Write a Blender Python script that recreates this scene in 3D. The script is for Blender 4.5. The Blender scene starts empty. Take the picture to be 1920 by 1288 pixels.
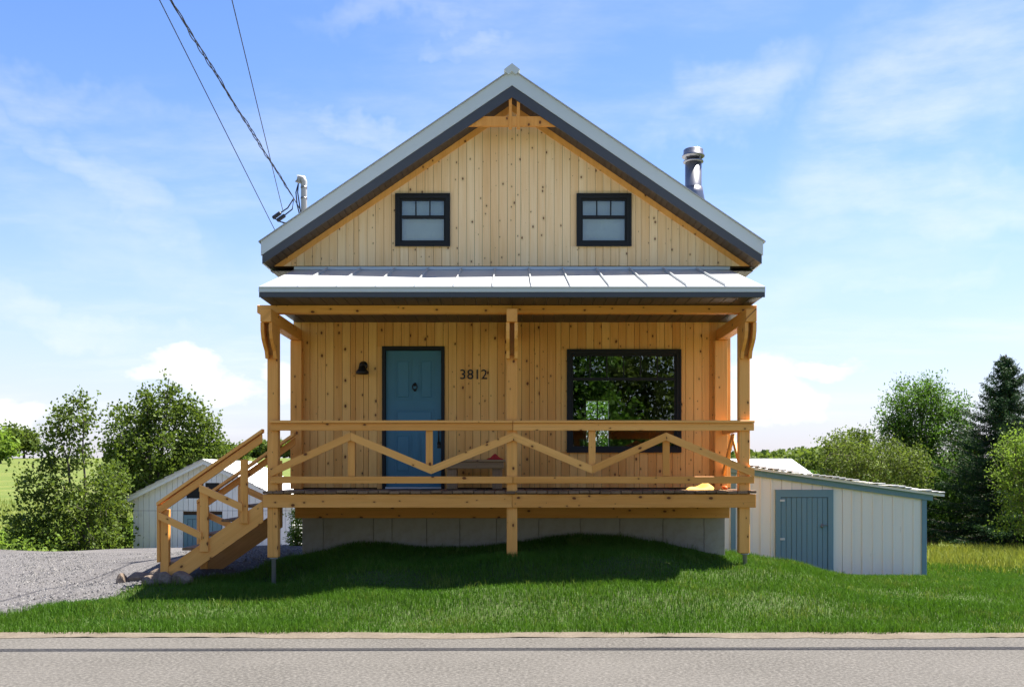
import bpy, bmesh, math, random
import numpy as np
from mathutils import Vector, Matrix
R = math.radians
random.seed(7); rng = np.random.default_rng(7)
SC = bpy.context.scene
COL = SC.collection

# ---------------------------------------------------------------- camera, sky, sun, exposure
CAMY, CAMZ, F = -15.0, 1.65, 1890.0          # camera distance, eye height, focal length in photo pixels
HOR = 890.0                                  # horizon row in the photo
cd = bpy.data.cameras.new('camera'); cam = bpy.data.objects.new('camera', cd); COL.objects.link(cam)
cam.location = (0, CAMY, CAMZ); cam.rotation_euler = (R(90), 0, 0)
cd.sensor_width = 36; cd.lens = 36 * F / 1920; cd.shift_y = (HOR - 644) / 1920
cd.clip_start = 0.1; cd.clip_end = 3000
SC.camera = cam
SUNV = Vector((1.38, 0.70, 3.73)).normalized()
EL = math.asin(SUNV.z); AZ = math.atan2(SUNV.x, SUNV.y)
sd = bpy.data.lights.new('sun', 'SUN'); sun = bpy.data.objects.new('sun', sd); COL.objects.link(sun)
sd.energy = 4.6; sd.angle = R(0.5); sd.color = (1, 0.95, 0.87)
sun.location = SUNV * 40; sun.rotation_euler = SUNV.to_track_quat('Z', 'Y').to_euler()
SC.view_settings.view_transform = 'Standard'; SC.view_settings.look = 'None'
SC.view_settings.gamma = 1; SC.view_settings.exposure = 1.95
SC.view_settings.use_curve_mapping = False

class N:
    """small node-tree writer"""
    def __init__(s, nt): s.nt = nt
    def add(s, t, ins=None, **kw):
        n = s.nt.nodes.new(t)
        for k, v in kw.items(): setattr(n, k, v)
        for k, v in (ins or {}).items():
            if isinstance(v, bpy.types.NodeSocket): s.nt.links.new(v, n.inputs[k])
            else: n.inputs[k].default_value = v
        return n
    def math(s, op, a, b=None, c=None, clamp=False):
        ins = {0: a}
        if b is not None: ins[1] = b
        if c is not None: ins[2] = c
        return s.add('ShaderNodeMath', ins, operation=op, use_clamp=clamp).outputs[0]
    def mix(s, f, a, b, bt='MIX'):
        n = s.add('ShaderNodeMix', data_type='RGBA', blend_type=bt)
        for k, v in ((0, f), (6, a), (7, b)):
            if isinstance(v, bpy.types.NodeSocket): s.nt.links.new(v, n.inputs[k])
            else: n.inputs[k].default_value = v if k == 0 else (*v[:3], 1)
        return n.outputs[2]
    def ramp(s, f, lo, hi):
        n = s.add('ShaderNodeMapRange', {0: f, 1: lo, 2: hi}, interpolation_type='SMOOTHSTEP')
        return n.outputs[0]
    def noise(s, vec, scale, detail=3, rough=.55, dims='3D'):
        n = s.add('ShaderNodeTexNoise', {'Scale': scale, 'Detail': detail, 'Roughness': rough}, noise_dimensions=dims)
        s.nt.links.new(vec, n.inputs['Vector']); return n.outputs[0]
    def mapping(s, vec, scale=(1, 1, 1), loc=(0, 0, 0)):
        return s.add('ShaderNodeMapping', {'Vector': vec, 'Scale': scale, 'Location': loc}).outputs[0]

def world():
    w = bpy.data.worlds.new('World'); SC.world = w; w.use_nodes = True
    nt = w.node_tree; nt.nodes.clear(); n = N(nt)
    sky = n.add('ShaderNodeTexSky', sky_type='NISHITA')
    sky.sun_disc = False; sky.sun_elevation = EL; sky.sun_rotation = AZ
    sky.altitude = 100; sky.air_density = 1.0; sky.dust_density = 0.4; sky.ozone_density = 2.5
    hs = n.add('ShaderNodeHueSaturation', {'Saturation': 1.42, 'Value': .62, 'Color': n.mix(1.0, sky.outputs[0], (1.14, .92, .88), 'MULTIPLY')})
    g = n.add('ShaderNodeTexCoord').outputs['Generated']
    sp = n.add('ShaderNodeSeparateXYZ', {0: g}); x, y, z = sp.outputs
    az = n.math('ARCTAN2', x, y); el = n.math('ARCSINE', z)
    uv = n.add('ShaderNodeCombineXYZ', {0: az, 1: el, 2: 0.0}).outputs[0]
    nz1 = n.noise(n.mapping(uv, (1, 1.9, 1)), 16, 6, .62)
    nz2 = n.noise(n.mapping(uv, (1, 1.9, 1), (3.1, 7.7, 0)), 16, 6, .62)
    lo1 = n.noise(n.mapping(uv, (1, 1, 1), (9, 2, 0)), 7, 5, .6)
    lo2 = n.noise(n.mapping(uv, (1, 1, 1), (1, 12, 0)), 7, 5, .6)
    def blob(px, py, a, b, k, ua, ue, tilt=0):
        u0 = math.atan2(px - 960, F); v0 = math.atan2(HOR - py, math.hypot(F, px - 960))
        du = n.math('SUBTRACT', ua, u0); dv = n.math('SUBTRACT', ue, v0)
        if tilt:
            c, s = math.cos(R(tilt)), math.sin(R(tilt))
            d1 = n.math('ADD', n.math('MULTIPLY', du, c), n.math('MULTIPLY', dv, s))
            dv = n.math('SUBTRACT', n.math('MULTIPLY', dv, c), n.math('MULTIPLY', du, s)); du = d1
        du = n.math('DIVIDE', du, a / F); dv = n.math('DIVIDE', dv, b / F)
        r2 = n.math('ADD', n.math('MULTIPLY', du, du), n.math('MULTIPLY', dv, dv))
        return n.math('MULTIPLY', n.math('SUBTRACT', 1.0, r2), k)
    def vmax(l):
        o = l[0]
        for q in l[1:]: o = n.math('MAXIMUM', o, q)
        return o
    # cumulus heads low over the horizon, ragged by noise
    ua = n.math('ADD', az, n.math('MULTIPLY', n.math('SUBTRACT', nz1, .5), .075))
    ue = n.math('ADD', el, n.math('MULTIPLY', n.math('SUBTRACT', nz2, .5), .05))
    cu = vmax([blob(*b, ua, ue) for b in ((350, 690, 95, 42, 1), (420, 735, 75, 36, .9), (290, 700, 60, 22, .8), (20, 775, 85, 36, .9), (530, 715, 50, 45, .9),
               (1435, 725, 85, 60, 1), (1500, 755, 65, 42, .9), (1540, 692, 70, 20, .7), (1400, 770, 80, 30, .7), (2100, 740, 120, 60, 1), (-200, 730, 120, 50, 1))])
    cu = n.ramp(cu, .0, .8)
    # thin cirrus: soft wide streaks
    sa = n.math('ADD', az, n.math('MULTIPLY', n.math('SUBTRACT', lo1, .5), .22))
    se = n.math('ADD', el, n.math('MULTIPLY', n.math('SUBTRACT', lo2, .5), .16))
    ci = vmax([blob(*b, sa, se, t) for *b, t in ((1330, 200, 200, 60, .8, 12), (1720, 230, 330, 110, .9, 25), (1850, 60, 230, 100, .55, 20), (1800, 370, 230, 70, .95, -8),
               (890, 100, 110, 28, .75, 0), (640, 228, 120, 38, .7, 5), (100, 165, 170, 45, .5, -12), (150, 320, 330, 40, .55, -28), (120, 605, 260, 34, .6, -4),
               (1720, 520, 110, 26, .5, 0), (330, 480, 300, 60, .3, -15), (780, 15, 160, 26, .4, 0), (1560, 480, 250, 60, .3, 10))])
    streak = n.noise(n.mapping(uv, (1, 3.2, 1), (4, 4, 0)), 9, 6, .6)
    ci = n.math('MULTIPLY', n.ramp(ci, -.6, 1.0), n.ramp(streak, .15, .8))
    # the same kind of broken cloud over the whole dome
    pz = n.math('ADD', n.math('MAXIMUM', z, 0.0), .12)
    pl = n.add('ShaderNodeCombineXYZ', {0: n.math('DIVIDE', x, pz), 1: n.math('DIVIDE', y, pz), 2: 0.0}).outputs[0]
    gen = n.ramp(n.noise(n.mapping(pl, (.8, 1.3, 1), (2, 5, 0)), 1.1, 7, .6), .45, .8)
    haze = n.ramp(el, .30, -.02)
    cov = n.math('MAXIMUM', n.math('MAXIMUM', n.math('MULTIPLY', cu, .93), n.math('MULTIPLY', ci, .46)), n.math('MULTIPLY', gen, .40))
    cov = n.math('MULTIPLY', cov, n.ramp(el, -.01, .03))
    shade = n.mix(nz1, (2.2, 2.25, 2.35), (2.9, 2.9, 2.85))
    hz = n.mix(n.math('MULTIPLY', haze, .80), hs.outputs[0], (1.25, 1.50, 2.05))
    c = n.mix(cov, hz, shade)
    bg = n.add('ShaderNodeBackground', {'Color': c, 'Strength': 0.115})
    out = n.add('ShaderNodeOutputWorld'); nt.links.new(bg.outputs[0], out.inputs[0])
world()

# ---------------------------------------------------------------- materials
def newmat(name):
    m = bpy.data.materials.new(name); m.use_nodes = True
    nt = m.node_tree; nt.nodes.clear(); n = N(nt)
    b = n.add('ShaderNodeBsdfPrincipled'); o = n.add('ShaderNodeOutputMaterial')
    nt.links.new(b.outputs[0], o.inputs[0])
    return m, n, b
def put(n, sock, v):
    if isinstance(v, bpy.types.NodeSocket): n.nt.links.new(v, sock)
    else: sock.default_value = v
def bump(n, b, h, strength=.3, dist=.01):
    bp = n.add('ShaderNodeBump', {'Height': h, 'Strength': strength, 'Distance': dist})
    n.nt.links.new(bp.outputs[0], b.inputs['Normal'])
def objvec(n):
    tc = n.add('ShaderNodeTexCoord').outputs['Object']; oi = n.add('ShaderNodeObjectInfo')
    off = n.math('MULTIPLY', oi.outputs['Random'], 73.0)
    cb = n.add('ShaderNodeCombineXYZ', {0: off, 1: off, 2: off}).outputs[0]
    return n.add('ShaderNodeVectorMath', {0: tc, 1: cb}, operation='ADD').outputs[0], oi.outputs['Random']
def wood(name, dark, light, knots=1.0, vary=.5, rough=.55):
    """length of every board runs along its local Z"""
    m, n, b = newmat(name); v, rnd = objvec(n)
    s = n.add('ShaderNodeSeparateXYZ', {0: v}); u = n.math('ADD', s.outputs[0], s.outputs[1])
    w = n.add('ShaderNodeCombineXYZ', {0: u, 1: s.outputs[2], 2: 0.0}).outputs[0]
    broad = n.noise(n.mapping(w, (9, .55, 1)), 1, 4, .6)
    fine = n.noise(n.mapping(w, (95, 2.2, 1)), 1, 4, .6)
    f = n.math('ADD', n.math('MULTIPLY', broad, 1.1), n.math('MULTIPLY', fine, .55))
    f = n.math('ADD', f, n.math('MULTIPLY', rnd, vary))
    f = n.ramp(f, .45, 1.25 + vary)
    c = n.mix(f, dark, light)
    streak = n.noise(n.mapping(w, (48, .9, 1), (5, 3, 0)), 1, 5, .65)
    c = n.mix(n.math('MULTIPLY', n.ramp(streak, .52, .74), .42), c, tuple(q * .62 for q in dark))
    if knots:
        vo = n.add('ShaderNodeTexVoronoi', {'Scale': 1.0, 'Randomness': 1.0}, voronoi_dimensions='2D')
        wob = n.add('ShaderNodeVectorMath', {0: n.mapping(w, (6.5, 4.3, 1)), 1: n.add('ShaderNodeVectorMath', {0: n.add('ShaderNodeTexNoise', {'Vector': w, 'Scale': 14.0}).outputs['Color'], 'Scale': .10}, operation='SCALE').outputs[0]}, operation='ADD').outputs[0]
        n.nt.links.new(wob, vo.inputs['Vector'])
        pick = n.add('ShaderNodeSeparateColor', {0: vo.outputs['Color']})
        size = n.math('MULTIPLY', n.math('POWER', pick.outputs[0], 1.9), .125 * knots)
        core = n.math('SUBTRACT', 1.0, n.math('DIVIDE', vo.outputs['Distance'], n.math('ADD', size, .004)), clamp=True)
        halo = n.math('SUBTRACT', 1.0, n.math('DIVIDE', vo.outputs['Distance'], n.math('ADD', n.math('MULTIPLY', size, 2.6), .01)), clamp=True)
        c = n.mix(n.math('MULTIPLY', halo, .45), c, tuple(q * .55 for q in dark))
        c = n.mix(n.ramp(core, .0, .35), c, (dark[0] * .22, dark[1] * .16, dark[2] * .14))
    put(n, b.inputs['Base Color'], c); b.inputs['Roughness'].default_value = rough
    b.inputs['Specular IOR Level'].default_value = .3
    bump(n, b, fine, .12, .004)
    return m
def plain(name, col, rough=.5, metal=0., var=.12, scale=6., bmp=0., stretch=(1, 1, 1), spec=.5):
    m, n, b = newmat(name); v, rnd = objvec(n)
    f = n.noise(n.mapping(v, stretch), scale, 5, .6)
    c = n.mix(f, tuple(q * (1 - var) for q in col), tuple(min(1, q * (1 + var)) for q in col))
    put(n, b.inputs['Base Color'], c); b.inputs['Roughness'].default_value = rough; b.inputs['Metallic'].default_value = metal
    b.inputs['Specular IOR Level'].default_value = spec
    if bmp: bump(n, b, n.noise(v, scale * 12, 4), bmp, .01)
    return m
def paint_worn(name, paint, under, amount, grain=(30, 30, 1.5), dirt=None):
    m, n, b = newmat(name); v, rnd = objvec(n)
    f = n.noise(n.mapping(v, grain), 1, 6, .7)
    g = n.noise(v, 2.3, 4, .6)
    k = n.ramp(n.math('ADD', n.math('MULTIPLY', f, .7), n.math('MULTIPLY', g, .45)), .78 - amount, .86 - amount)
    p = n.mix(n.noise(n.mapping(v, (3, 3, .6)), 2, 4), tuple(q * .90 for q in paint), paint)
    p = n.mix(n.math('MULTIPLY', rnd, .15), p, tuple(q * .78 for q in paint))
    put(n, b.inputs['Base Color'], n.mix(k, p, under)); b.inputs['Roughness'].default_value = .65
    bump(n, b, f, .25, .004)
    return m
def leafmat(name, c0, c1, c2, trans=.35):
    m = bpy.data.materials.new(name); m.use_nodes = True; nt = m.node_tree; nt.nodes.clear(); n = N(nt)
    r = n.add('ShaderNodeNewGeometry').outputs['Random Per Island']
    tc = n.add('ShaderNodeTexCoord').outputs['Object']
    big = n.ramp(n.noise(tc, .9, 3), .3, .7)
    c = n.mix(r, c0, c1); c = n.mix(n.math('MULTIPLY', big, .55), c, c2)
    d = n.add('ShaderNodeBsdfPrincipled', {'Base Color': c, 'Roughness': .55}); d.inputs['Specular IOR Level'].default_value = .12
    tcol = n.mix(.5, c, (c1[0] * 1.6, c1[1] * 1.7, c1[2] * .8))
    t = n.add('ShaderNodeBsdfTranslucent', {'Color': tcol})
    mx = n.add('ShaderNodeMixShader', {0: trans, 1: d.outputs[0], 2: t.outputs[0]})
    o = n.add('ShaderNodeOutputMaterial'); nt.links.new(mx.outputs[0], o.inputs[0]); return m
def glassmat(name, refl, tint=(.85, .9, .88)):
    m = bpy.data.materials.new(name); m.use_nodes = True; nt = m.node_tree; nt.nodes.clear(); n = N(nt)
    fr = n.add('ShaderNodeLayerWeight', {'Blend': .25}).outputs['Fresnel']
    fac = n.math('ADD', n.math('MULTIPLY', fr, .8), refl, clamp=True)
    a = n.add('ShaderNodeBsdfTransparent', {'Color': (*tint, 1)}); g = n.add('ShaderNodeBsdfGlossy', {'Roughness': .0, 'Color': (.95, .97, 1, 1)})
    mx = n.add('ShaderNodeMixShader', {0: fac, 1: a.outputs[0], 2: g.outputs[0]})
    o = n.add('ShaderNodeOutputMaterial'); nt.links.new(mx.outputs[0], o.inputs[0]); return m
def groundmat(name, cols, scale, fine, bmp=.4, bdist=.02):
    m, n, b = newmat(name); tc = n.add('ShaderNodeTexCoord').outputs['Object']
    a = n.ramp(n.noise(tc, scale, 5, .6), .3, .7); f = n.noise(tc, fine, 4, .7)
    c = n.mix(a, cols[0], cols[1]); c = n.mix(n.ramp(f, .35, .75), c, cols[2])
    put(n, b.inputs['Base Color'], c); b.inputs['Roughness'].default_value = .95; b.inputs['Specular IOR Level'].default_value = .15
    bump(n, b, f, bmp, bdist); return m

M = {}
M['siding'] = wood('honey_pine', (.70, .30, .065), (.95, .54, .17), 1.0, .7)
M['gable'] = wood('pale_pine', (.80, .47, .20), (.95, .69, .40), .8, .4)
M['timber'] = wood('fresh_timber', (.66, .255, .042), (.92, .45, .12), 1.1, .75)
M['darktimber'] = wood('dark_timber', (.36, .16, .05), (.55, .28, .09), .8, .3)  # darker brown timber for joists, bracket cores and wall-side stringer
M['deck'] = wood('weathered_deck', (.12, .065, .035), (.28, .17, .09), .5, .6, .75)
M['bench'] = wood('bench_wood', (.22, .13, .065), (.40, .26, .13), .6, .3)
M['whitemetal'] = plain('white_metal', (.52, .55, .545), .38, 0, .04, 2)
M['roofmetal'] = plain('white_roof_sheet', (.47, .49, .495), .34, .3, .04, 2)
M['darkmetal'] = plain('charcoal_metal', (.05, .05, .055), .45, 0, .15, 5)
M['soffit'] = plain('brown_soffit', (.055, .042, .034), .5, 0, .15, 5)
M['groove'] = plain('dark_groove', (.06, .032, .014), .9)
M['black'] = plain('black_frame', (.014, .014, .014), .55, 0, .2, 4, 0, (1, 1, 1), .25)
M['bronze'] = plain('dark_bronze', (.02, .016, .014), .42, .4, .2, 9)
M['blue'] = plain('blue_door_paint', (.045, .17, .25), .42, 0, .10, 3, .03)
M['steel'] = plain('galvanised_steel', (.22, .22, .23), .36, .9, .25, 4, 0, (6, 6, .6))
M['greypipe'] = plain('grey_conduit', (.33, .33, .32), .55, .0, .12, 8)
M['cable'] = plain('black_cable', (.012, .014, .022), .5)
M['concrete'] = groundmat('concrete', ((.27, .235, .185), (.43, .385, .315), (.36, .325, .27)), 1.1, 9, .15, .004)
M['inner'] = plain('inside_wall', (.22, .21, .19), .9)
M['glass'] = glassmat('window_glass', .085)
M['glassup'] = glassmat('upper_window_glass', .05)
M['cloud_grey'] = plain('cloud_and_frame_grey', (.55, .53, .50), .9, 0, .25, 3)  # grey of mirrored cloud for the upper panes; also the back window frame
M['shedwhite'] = paint_worn('aged_cream_paint', (.88, .82, .69), (.46, .42, .34), .065, (14, 14, .8))
M['shedblue'] = paint_worn('shed_blue_paint', (.155, .27, .315), (.26, .31, .33), .05)
M['barnwhite'] = paint_worn('peeling_white_paint', (.86, .85, .81), (.26, .235, .21), .10)
M['barnroof'] = paint_worn('worn_white_roof', (.78, .76, .72), (.32, .22, .17), .10, (5, 5, 5))
M['farroof'] = plain('bright_roof', (.80, .80, .80), .5, 0, .03)
M['red'] = plain('red_cloth', (.45, .025, .02), .9, 0, .3, 20)
M['yellow'] = plain('yellow_cloth', (.62, .40, .07), .8, 0, .2, 20)
M['orange'] = plain('orange_plastic', (.70, .12, .02), .5)
M['stone'] = groundmat('field_stone', ((.15, .11, .08), (.24, .19, .145), (.12, .095, .075)), 3.5, 18, .5, .02)
M['gravel'] = groundmat('crushed_gravel', ((.055, .052, .053), (.095, .09, .088), (.16, .152, .148)), .9, 34, .9, .03)
M['asphalt'] = groundmat('asphalt', ((.052, .0485, .043), (.073, .068, .061), (.14, .131, .117)), .6, 30, .9, .012)
M['sand'] = groundmat('sandy_shoulder', ((.11, .09, .066), (.15, .125, .095), (.085, .07, .055)), 3, 40, .6, .01)
M['soil'] = groundmat('lawn_soil', ((.035, .065, .016), (.05, .085, .02), (.06, .06, .03)), 1.5, 25)
M['field'] = groundmat('meadow', ((.085, .12, .022), (.14, .15, .036), (.06, .09, .018)), .25, 5, .6, .15)
M['grass'] = leafmat('grass_blades', (.028, .080, .007), (.075, .165, .014), (.078, .145, .016), .3)
M['weed'] = leafmat('weed_blades', (.10, .15, .02), (.26, .26, .05), (.13, .19, .03), .3)
M['tuft'] = leafmat('pale_grass', (.05, .10, .012), (.15, .20, .04), (.09, .14, .02), .3)
M['bark'] = plain('bark', (.10, .085, .065), .9, 0, .4, 12, .5, (1, 1, .2))
M['leaf_aspen'] = leafmat('aspen_leaves', (.038, .068, .010), (.12, .165, .026), (.062, .10, .015), .33)
M['leaf_ash'] = leafmat('ash_leaves', (.04, .09, .012), (.10, .19, .03), (.06, .13, .02), .38)
M['leaf_bush'] = leafmat('bush_leaves', (.055, .085, .014), (.13, .175, .035), (.08, .11, .02), .33)
M['leaf_lime'] = leafmat('lime_leaves', (.08, .14, .018), (.18, .26, .045), (.11, .18, .025), .4)
M['needle'] = leafmat('spruce_needles', (.011, .034, .012), (.032, .070, .024), (.018, .046, .016), .12)
M['pebble'] = leafmat('crushed_stone', (.05, .048, .047), (.26, .25, .24), (.13, .125, .12), .0)

# ---------------------------------------------------------------- builders
def wmat(o):
    m = o.matrix_basis.copy()
    if o.parent: m = wmat(o.parent) @ o.matrix_parent_inverse @ m
    return m
def setp(o, p):
    if p is not None:
        o.parent = p; o.matrix_parent_inverse = wmat(p).inverted()
def link(name, me, mat, parent=None, matrix=None):
    o = bpy.data.objects.new(name, me); COL.objects.link(o)
    if mat is not None and not me.materials: me.materials.append(mat)
    if matrix is not None: o.matrix_basis = matrix
    setp(o, parent); return o
def mesh(name, vs, fs, mat, parent=None, smooth=False, origin=None):
    vs = np.asarray(vs, float)
    c = (vs.min(0) + vs.max(0)) / 2 if origin is None else np.asarray(origin, float)
    me = bpy.data.meshes.new(name); me.from_pydata((vs - c).tolist(), [], fs)
    bm = bmesh.new(); bm.from_mesh(me); bmesh.ops.recalc_face_normals(bm, faces=bm.faces[:]); bm.to_mesh(me); bm.free()
    if smooth: me.polygons.foreach_set('use_smooth', [True] * len(me.polygons))
    return link(name, me, mat, parent, Matrix.Translation(c))
_cache = {}
def boxmesh(name, w, t, l, bev):
    k = (round(w, 4), round(t, 4), round(l, 4), bev, name)
    me = bpy.data.meshes.new(name); bm = bmesh.new(); bmesh.ops.create_cube(bm, size=1)
    for v in bm.verts: v.co = (v.co.x * w, v.co.y * t, v.co.z * l)
    if bev: bmesh.ops.bevel(bm, geom=bm.edges[:], offset=bev, segments=1, affect='EDGES')
    bm.to_mesh(me); bm.free(); return me
def beam(name, p0, p1, w, t, mat, parent=None, bev=.004, side=(0, 1, 0)):
    """bar from p0 to p1; t is its size along 'side', w across it; local Z is the length"""
    p0, p1 = Vector(p0), Vector(p1); z = (p1 - p0); l = z.length; z.normalize()
    y = Vector(side); y = (y - z * y.dot(z)).normalized(); x = y.cross(z)
    m = Matrix((x, y, z)).transposed().to_4x4(); m.translation = (p0 + p1) / 2
    return link(name, boxmesh(name, w, t, l, bev), mat, parent, m)
def box(name, x0, x1, y0, y1, z0, z1, mat, parent=None, bev=.003, axis='z'):
    if axis == 'x': return beam(name, (x0, (y0 + y1) / 2, (z0 + z1) / 2), (x1, (y0 + y1) / 2, (z0 + z1) / 2), z1 - z0, y1 - y0, mat, parent, bev)
    if axis == 'y': return beam(name, ((x0 + x1) / 2, y0, (z0 + z1) / 2), ((x0 + x1) / 2, y1, (z0 + z1) / 2), x1 - x0, z1 - z0, mat, parent, bev, (0, 0, 1))
    return beam(name, ((x0 + x1) / 2, (y0 + y1) / 2, z0), ((x0 + x1) / 2, (y0 + y1) / 2, z1), x1 - x0, y1 - y0, mat, parent, bev)
def boxes(name, lst, mat, parent=None):
    vs, fs = [], []
    for x0, x1, y0, y1, z0, z1 in lst:
        b = len(vs); vs += [(x, y, z) for z in (z0, z1) for y in (y0, y1) for x in (x0, x1)]
        fs += [tuple(b + i for i in q) for q in ((0, 1, 3, 2), (4, 5, 7, 6), (0, 1, 5, 4), (2, 3, 7, 6), (0, 2, 6, 4), (1, 3, 7, 5))]
    return mesh(name, vs, fs, mat, parent)
def prism(name, poly, y0, y1, mat, parent=None):
    """polygon in XZ pulled along Y"""
    k = len(poly); vs = [(x, y0, z) for x, z in poly] + [(x, y1, z) for x, z in poly]
    fs = [tuple(range(k)), tuple(range(k, 2 * k))] + [(i, (i + 1) % k, k + (i + 1) % k, k + i) for i in range(k)]
    return mesh(name, vs, fs, mat, parent)
def prismx(name, poly, x0, x1, mat, parent=None):
    """polygon in YZ pulled along X"""
    k = len(poly); vs = [(x0, y, z) for y, z in poly] + [(x1, y, z) for y, z in poly]
    fs = [tuple(range(k)), tuple(range(k, 2 * k))] + [(i, (i + 1) % k, k + (i + 1) % k, k + i) for i in range(k)]
    return mesh(name, vs, fs, mat, parent)
def tubedata(pts, rad, seg=8, cap=True):
    pts = [Vector(p) for p in pts]; rad = rad if hasattr(rad, '__len__') else [rad] * len(pts)
    vs, fs = [], []; ref = Vector((.31, .12, .94))
    for i, p in enumerate(pts):
        t = (pts[min(i + 1, len(pts) - 1)] - pts[max(i - 1, 0)]).normalized()
        a = t.cross(ref)
        if a.length < .1: a = t.cross(Vector((1, 0, 0)))
        a.normalize(); b = t.cross(a)
        for k in range(seg):
            q = 2 * math.pi * k / seg; vs.append(tuple(p + (a * math.cos(q) + b * math.sin(q)) * rad[i]))
    for i in range(len(pts) - 1):
        for k in range(seg):
            fs.append((i * seg + k, i * seg + (k + 1) % seg, (i + 1) * seg + (k + 1) % seg, (i + 1) * seg + k))
    if cap: fs += [tuple(range(seg)), tuple(range((len(pts) - 1) * seg, len(pts) * seg))]
    return vs, fs
def tube(name, pts, rad, mat, parent=None, seg=8):
    v, f = tubedata(pts, rad, seg); return mesh(name, v, f, mat, parent, True)
def lathe(name, prof, c, mat, parent=None, seg=24, axis='z'):
    vs, fs = [], []
    for r, h in prof:
        for k in range(seg):
            q = 2 * math.pi * k / seg; a, b = r * math.cos(q), r * math.sin(q)
            vs.append((c[0] + a, c[1] + b, c[2] + h) if axis == 'z' else (c[0] + a, c[1] - h, c[2] + b))
    for i in range(len(prof) - 1):
        for k in range(seg): fs.append((i * seg + k, i * seg + (k + 1) % seg, (i + 1) * seg + (k + 1) % seg, (i + 1) * seg + k))
    fs += [tuple(range(seg)), tuple(range((len(prof) - 1) * seg, len(prof) * seg))]
    o = mesh(name, vs, fs, mat, parent, True); return o
def tag(o, label=None, cat=None, group=None, kind=None):
    for k, v in (('label', label), ('category', cat), ('group', group), ('kind', kind)):
        if v: o[k] = v
    return o
def thing(name, loc, label, cat, group=None):
    o = bpy.data.objects.new(name, None); COL.objects.link(o); o.location = loc; o.empty_display_size = .2
    return tag(o, label, cat, group)
def P(px, py, d):
    """photo pixel at a known distance from the camera plane -> point"""
    return Vector(((px - 960) * d / F, CAMY + d, CAMZ + (HOR - py) * d / F))
def PX(px, d): return (px - 960) * d / F
def PZ(py, d): return CAMZ + (HOR - py) * d / F

# ---------------------------------------------------------------- terrain
CP = []
for x in range(-14, 15, 2): CP += [(x, -7, 0), (x, -11.5, 0)]
for x in np.arange(-14, 14.1, .4): CP.append((x, -4.7, .0))
for px, py in ((566, 1040), (600, 1027), (670, 1010), (720, 1013), (800, 1022), (850, 1022), (900, 1020), (980, 1012), (1050, 1002), (1090, 997), (1150, 998), (1230, 1006), (1290, 1020), (1340, 1035), (1362, 1040)):
    CP += [(PX(px, 15), .0, PZ(py, 15) - .07), (PX(px, 15), .3, PZ(py, 15) - .07)]
CP += [(-3.2, -1.5, .15), (-1.6, -1.5, .42), (0, -1.5, .54), (1.6, -1.5, .58), (3.14, -1.5, .43), (-3, -2.8, .09), (-1.5, -2.8, .22), (0, -2.8, .3), (1.5, -2.8, .31), (3, -2.8, .25),
       (5, -2.8, .1), (5, -1.5, .16), (5, 0, .07), (3.9, 0, .3), (3.75, 1.4, .17), (4.3, 1.45, .07), (4.9, 1.45, -.03), (5.6, 1.45, -.08), (6.7, 1.45, -.08), (9, 1.5, -.08), (8, -2, 0), (12, -1, -.04), (12, 4, -.12),
       (-4.6, -1.6, .2), (-4, -1, .2), (-5.3, -2.5, .06), (-6, -1, .1), (-8, 0, .05), (-11, -1, 0), (-8, 4, -.02), (-11, 4, -.05), (-8, 7.5, -.1), (-12, 7.5, -.1), (-3.6, 1, .36), (-3.8, 3, .26), (-4, 6, .1), (-5, 10, -.3), (-7, 13, -.47), (-9, 13, -.47),
       (-12, 11, -.8), (0, 4, .4), (0, 9, .1), (3.5, 4, .1), (8, 6, -.2), (8, 10, -.36), (12, 10, -.38), (4, 11, -.35), (16, 10, -.4), (-16, 11, -.9), (16, 2, -.1), (-16, 2, 0)]
CP = np.array(CP)
def hgt(x, y):
    x = np.atleast_1d(np.asarray(x, float)); y = np.atleast_1d(np.asarray(y, float)); out = np.empty(x.shape)
    xs, ys, of = x.ravel(), y.ravel(), out.ravel()
    for i in range(0, len(xs), 20000):
        a, b = xs[i:i + 20000, None], ys[i:i + 20000, None]
        d2 = (a - CP[:, 0]) ** 2 + (b - CP[:, 1]) ** 2 + .06
        w = d2 ** -1.6; of[i:i + 20000] = (w * CP[:, 2]).sum(1) / w.sum(1)
    out = of.reshape(x.shape)
    far = -.75 + np.clip(y - 22, 0, 170) * .036
    t = np.clip((y - 11) / 9, 0, 1); t = t * t * (3 - 2 * t)
    out = out * (1 - t) + far * t
    s = np.clip((np.abs(x) - 14) / 10, 0, 1) * (1 - t); out = out * (1 - s) + (-.1) * s
    return np.where(y < -4.72, -.04, out)
def gz(x, y): return float(hgt(x, y)[0])
def axis_coords(lo, hi, step, flo, fhi):
    c = list(np.arange(lo, hi + 1e-6, step)); s = step
    while c[-1] < fhi: s *= 1.22; c.append(c[-1] + s)
    s = step
    while c[0] > flo: s *= 1.22; c.insert(0, c[0] - s)
    return np.array(c)
def sheet(name, X, Y, Z, mat):
    ny, nx = X.shape; i = np.arange(ny * nx).reshape(ny, nx)
    f = np.stack([i[:-1, :-1], i[:-1, 1:], i[1:, 1:], i[1:, :-1]], -1).reshape(-1, 4)
    me = bpy.data.meshes.new(name); me.from_pydata(np.stack([X, Y, Z], -1).reshape(-1, 3).tolist(), [], f.tolist())
    me.polygons.foreach_set('use_smooth', [True] * len(me.polygons))
    return link(name, me, mat)
gx = axis_coords(-15, 15, .25, -700, 700); gy = axis_coords(-14.875, 15, .25, -300, 900)
GX, GY = np.meshgrid(gx, gy); GZ = hgt(GX, GY)
GZ = GZ - .07 * ((np.abs(GX) < 13.8) & (GY > -4.6) & (GY < 3.4)) - .07 * ((GX > -17.5) & (GX < -3.1) & (GY > 3.3) & (GY < 7.6))
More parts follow.
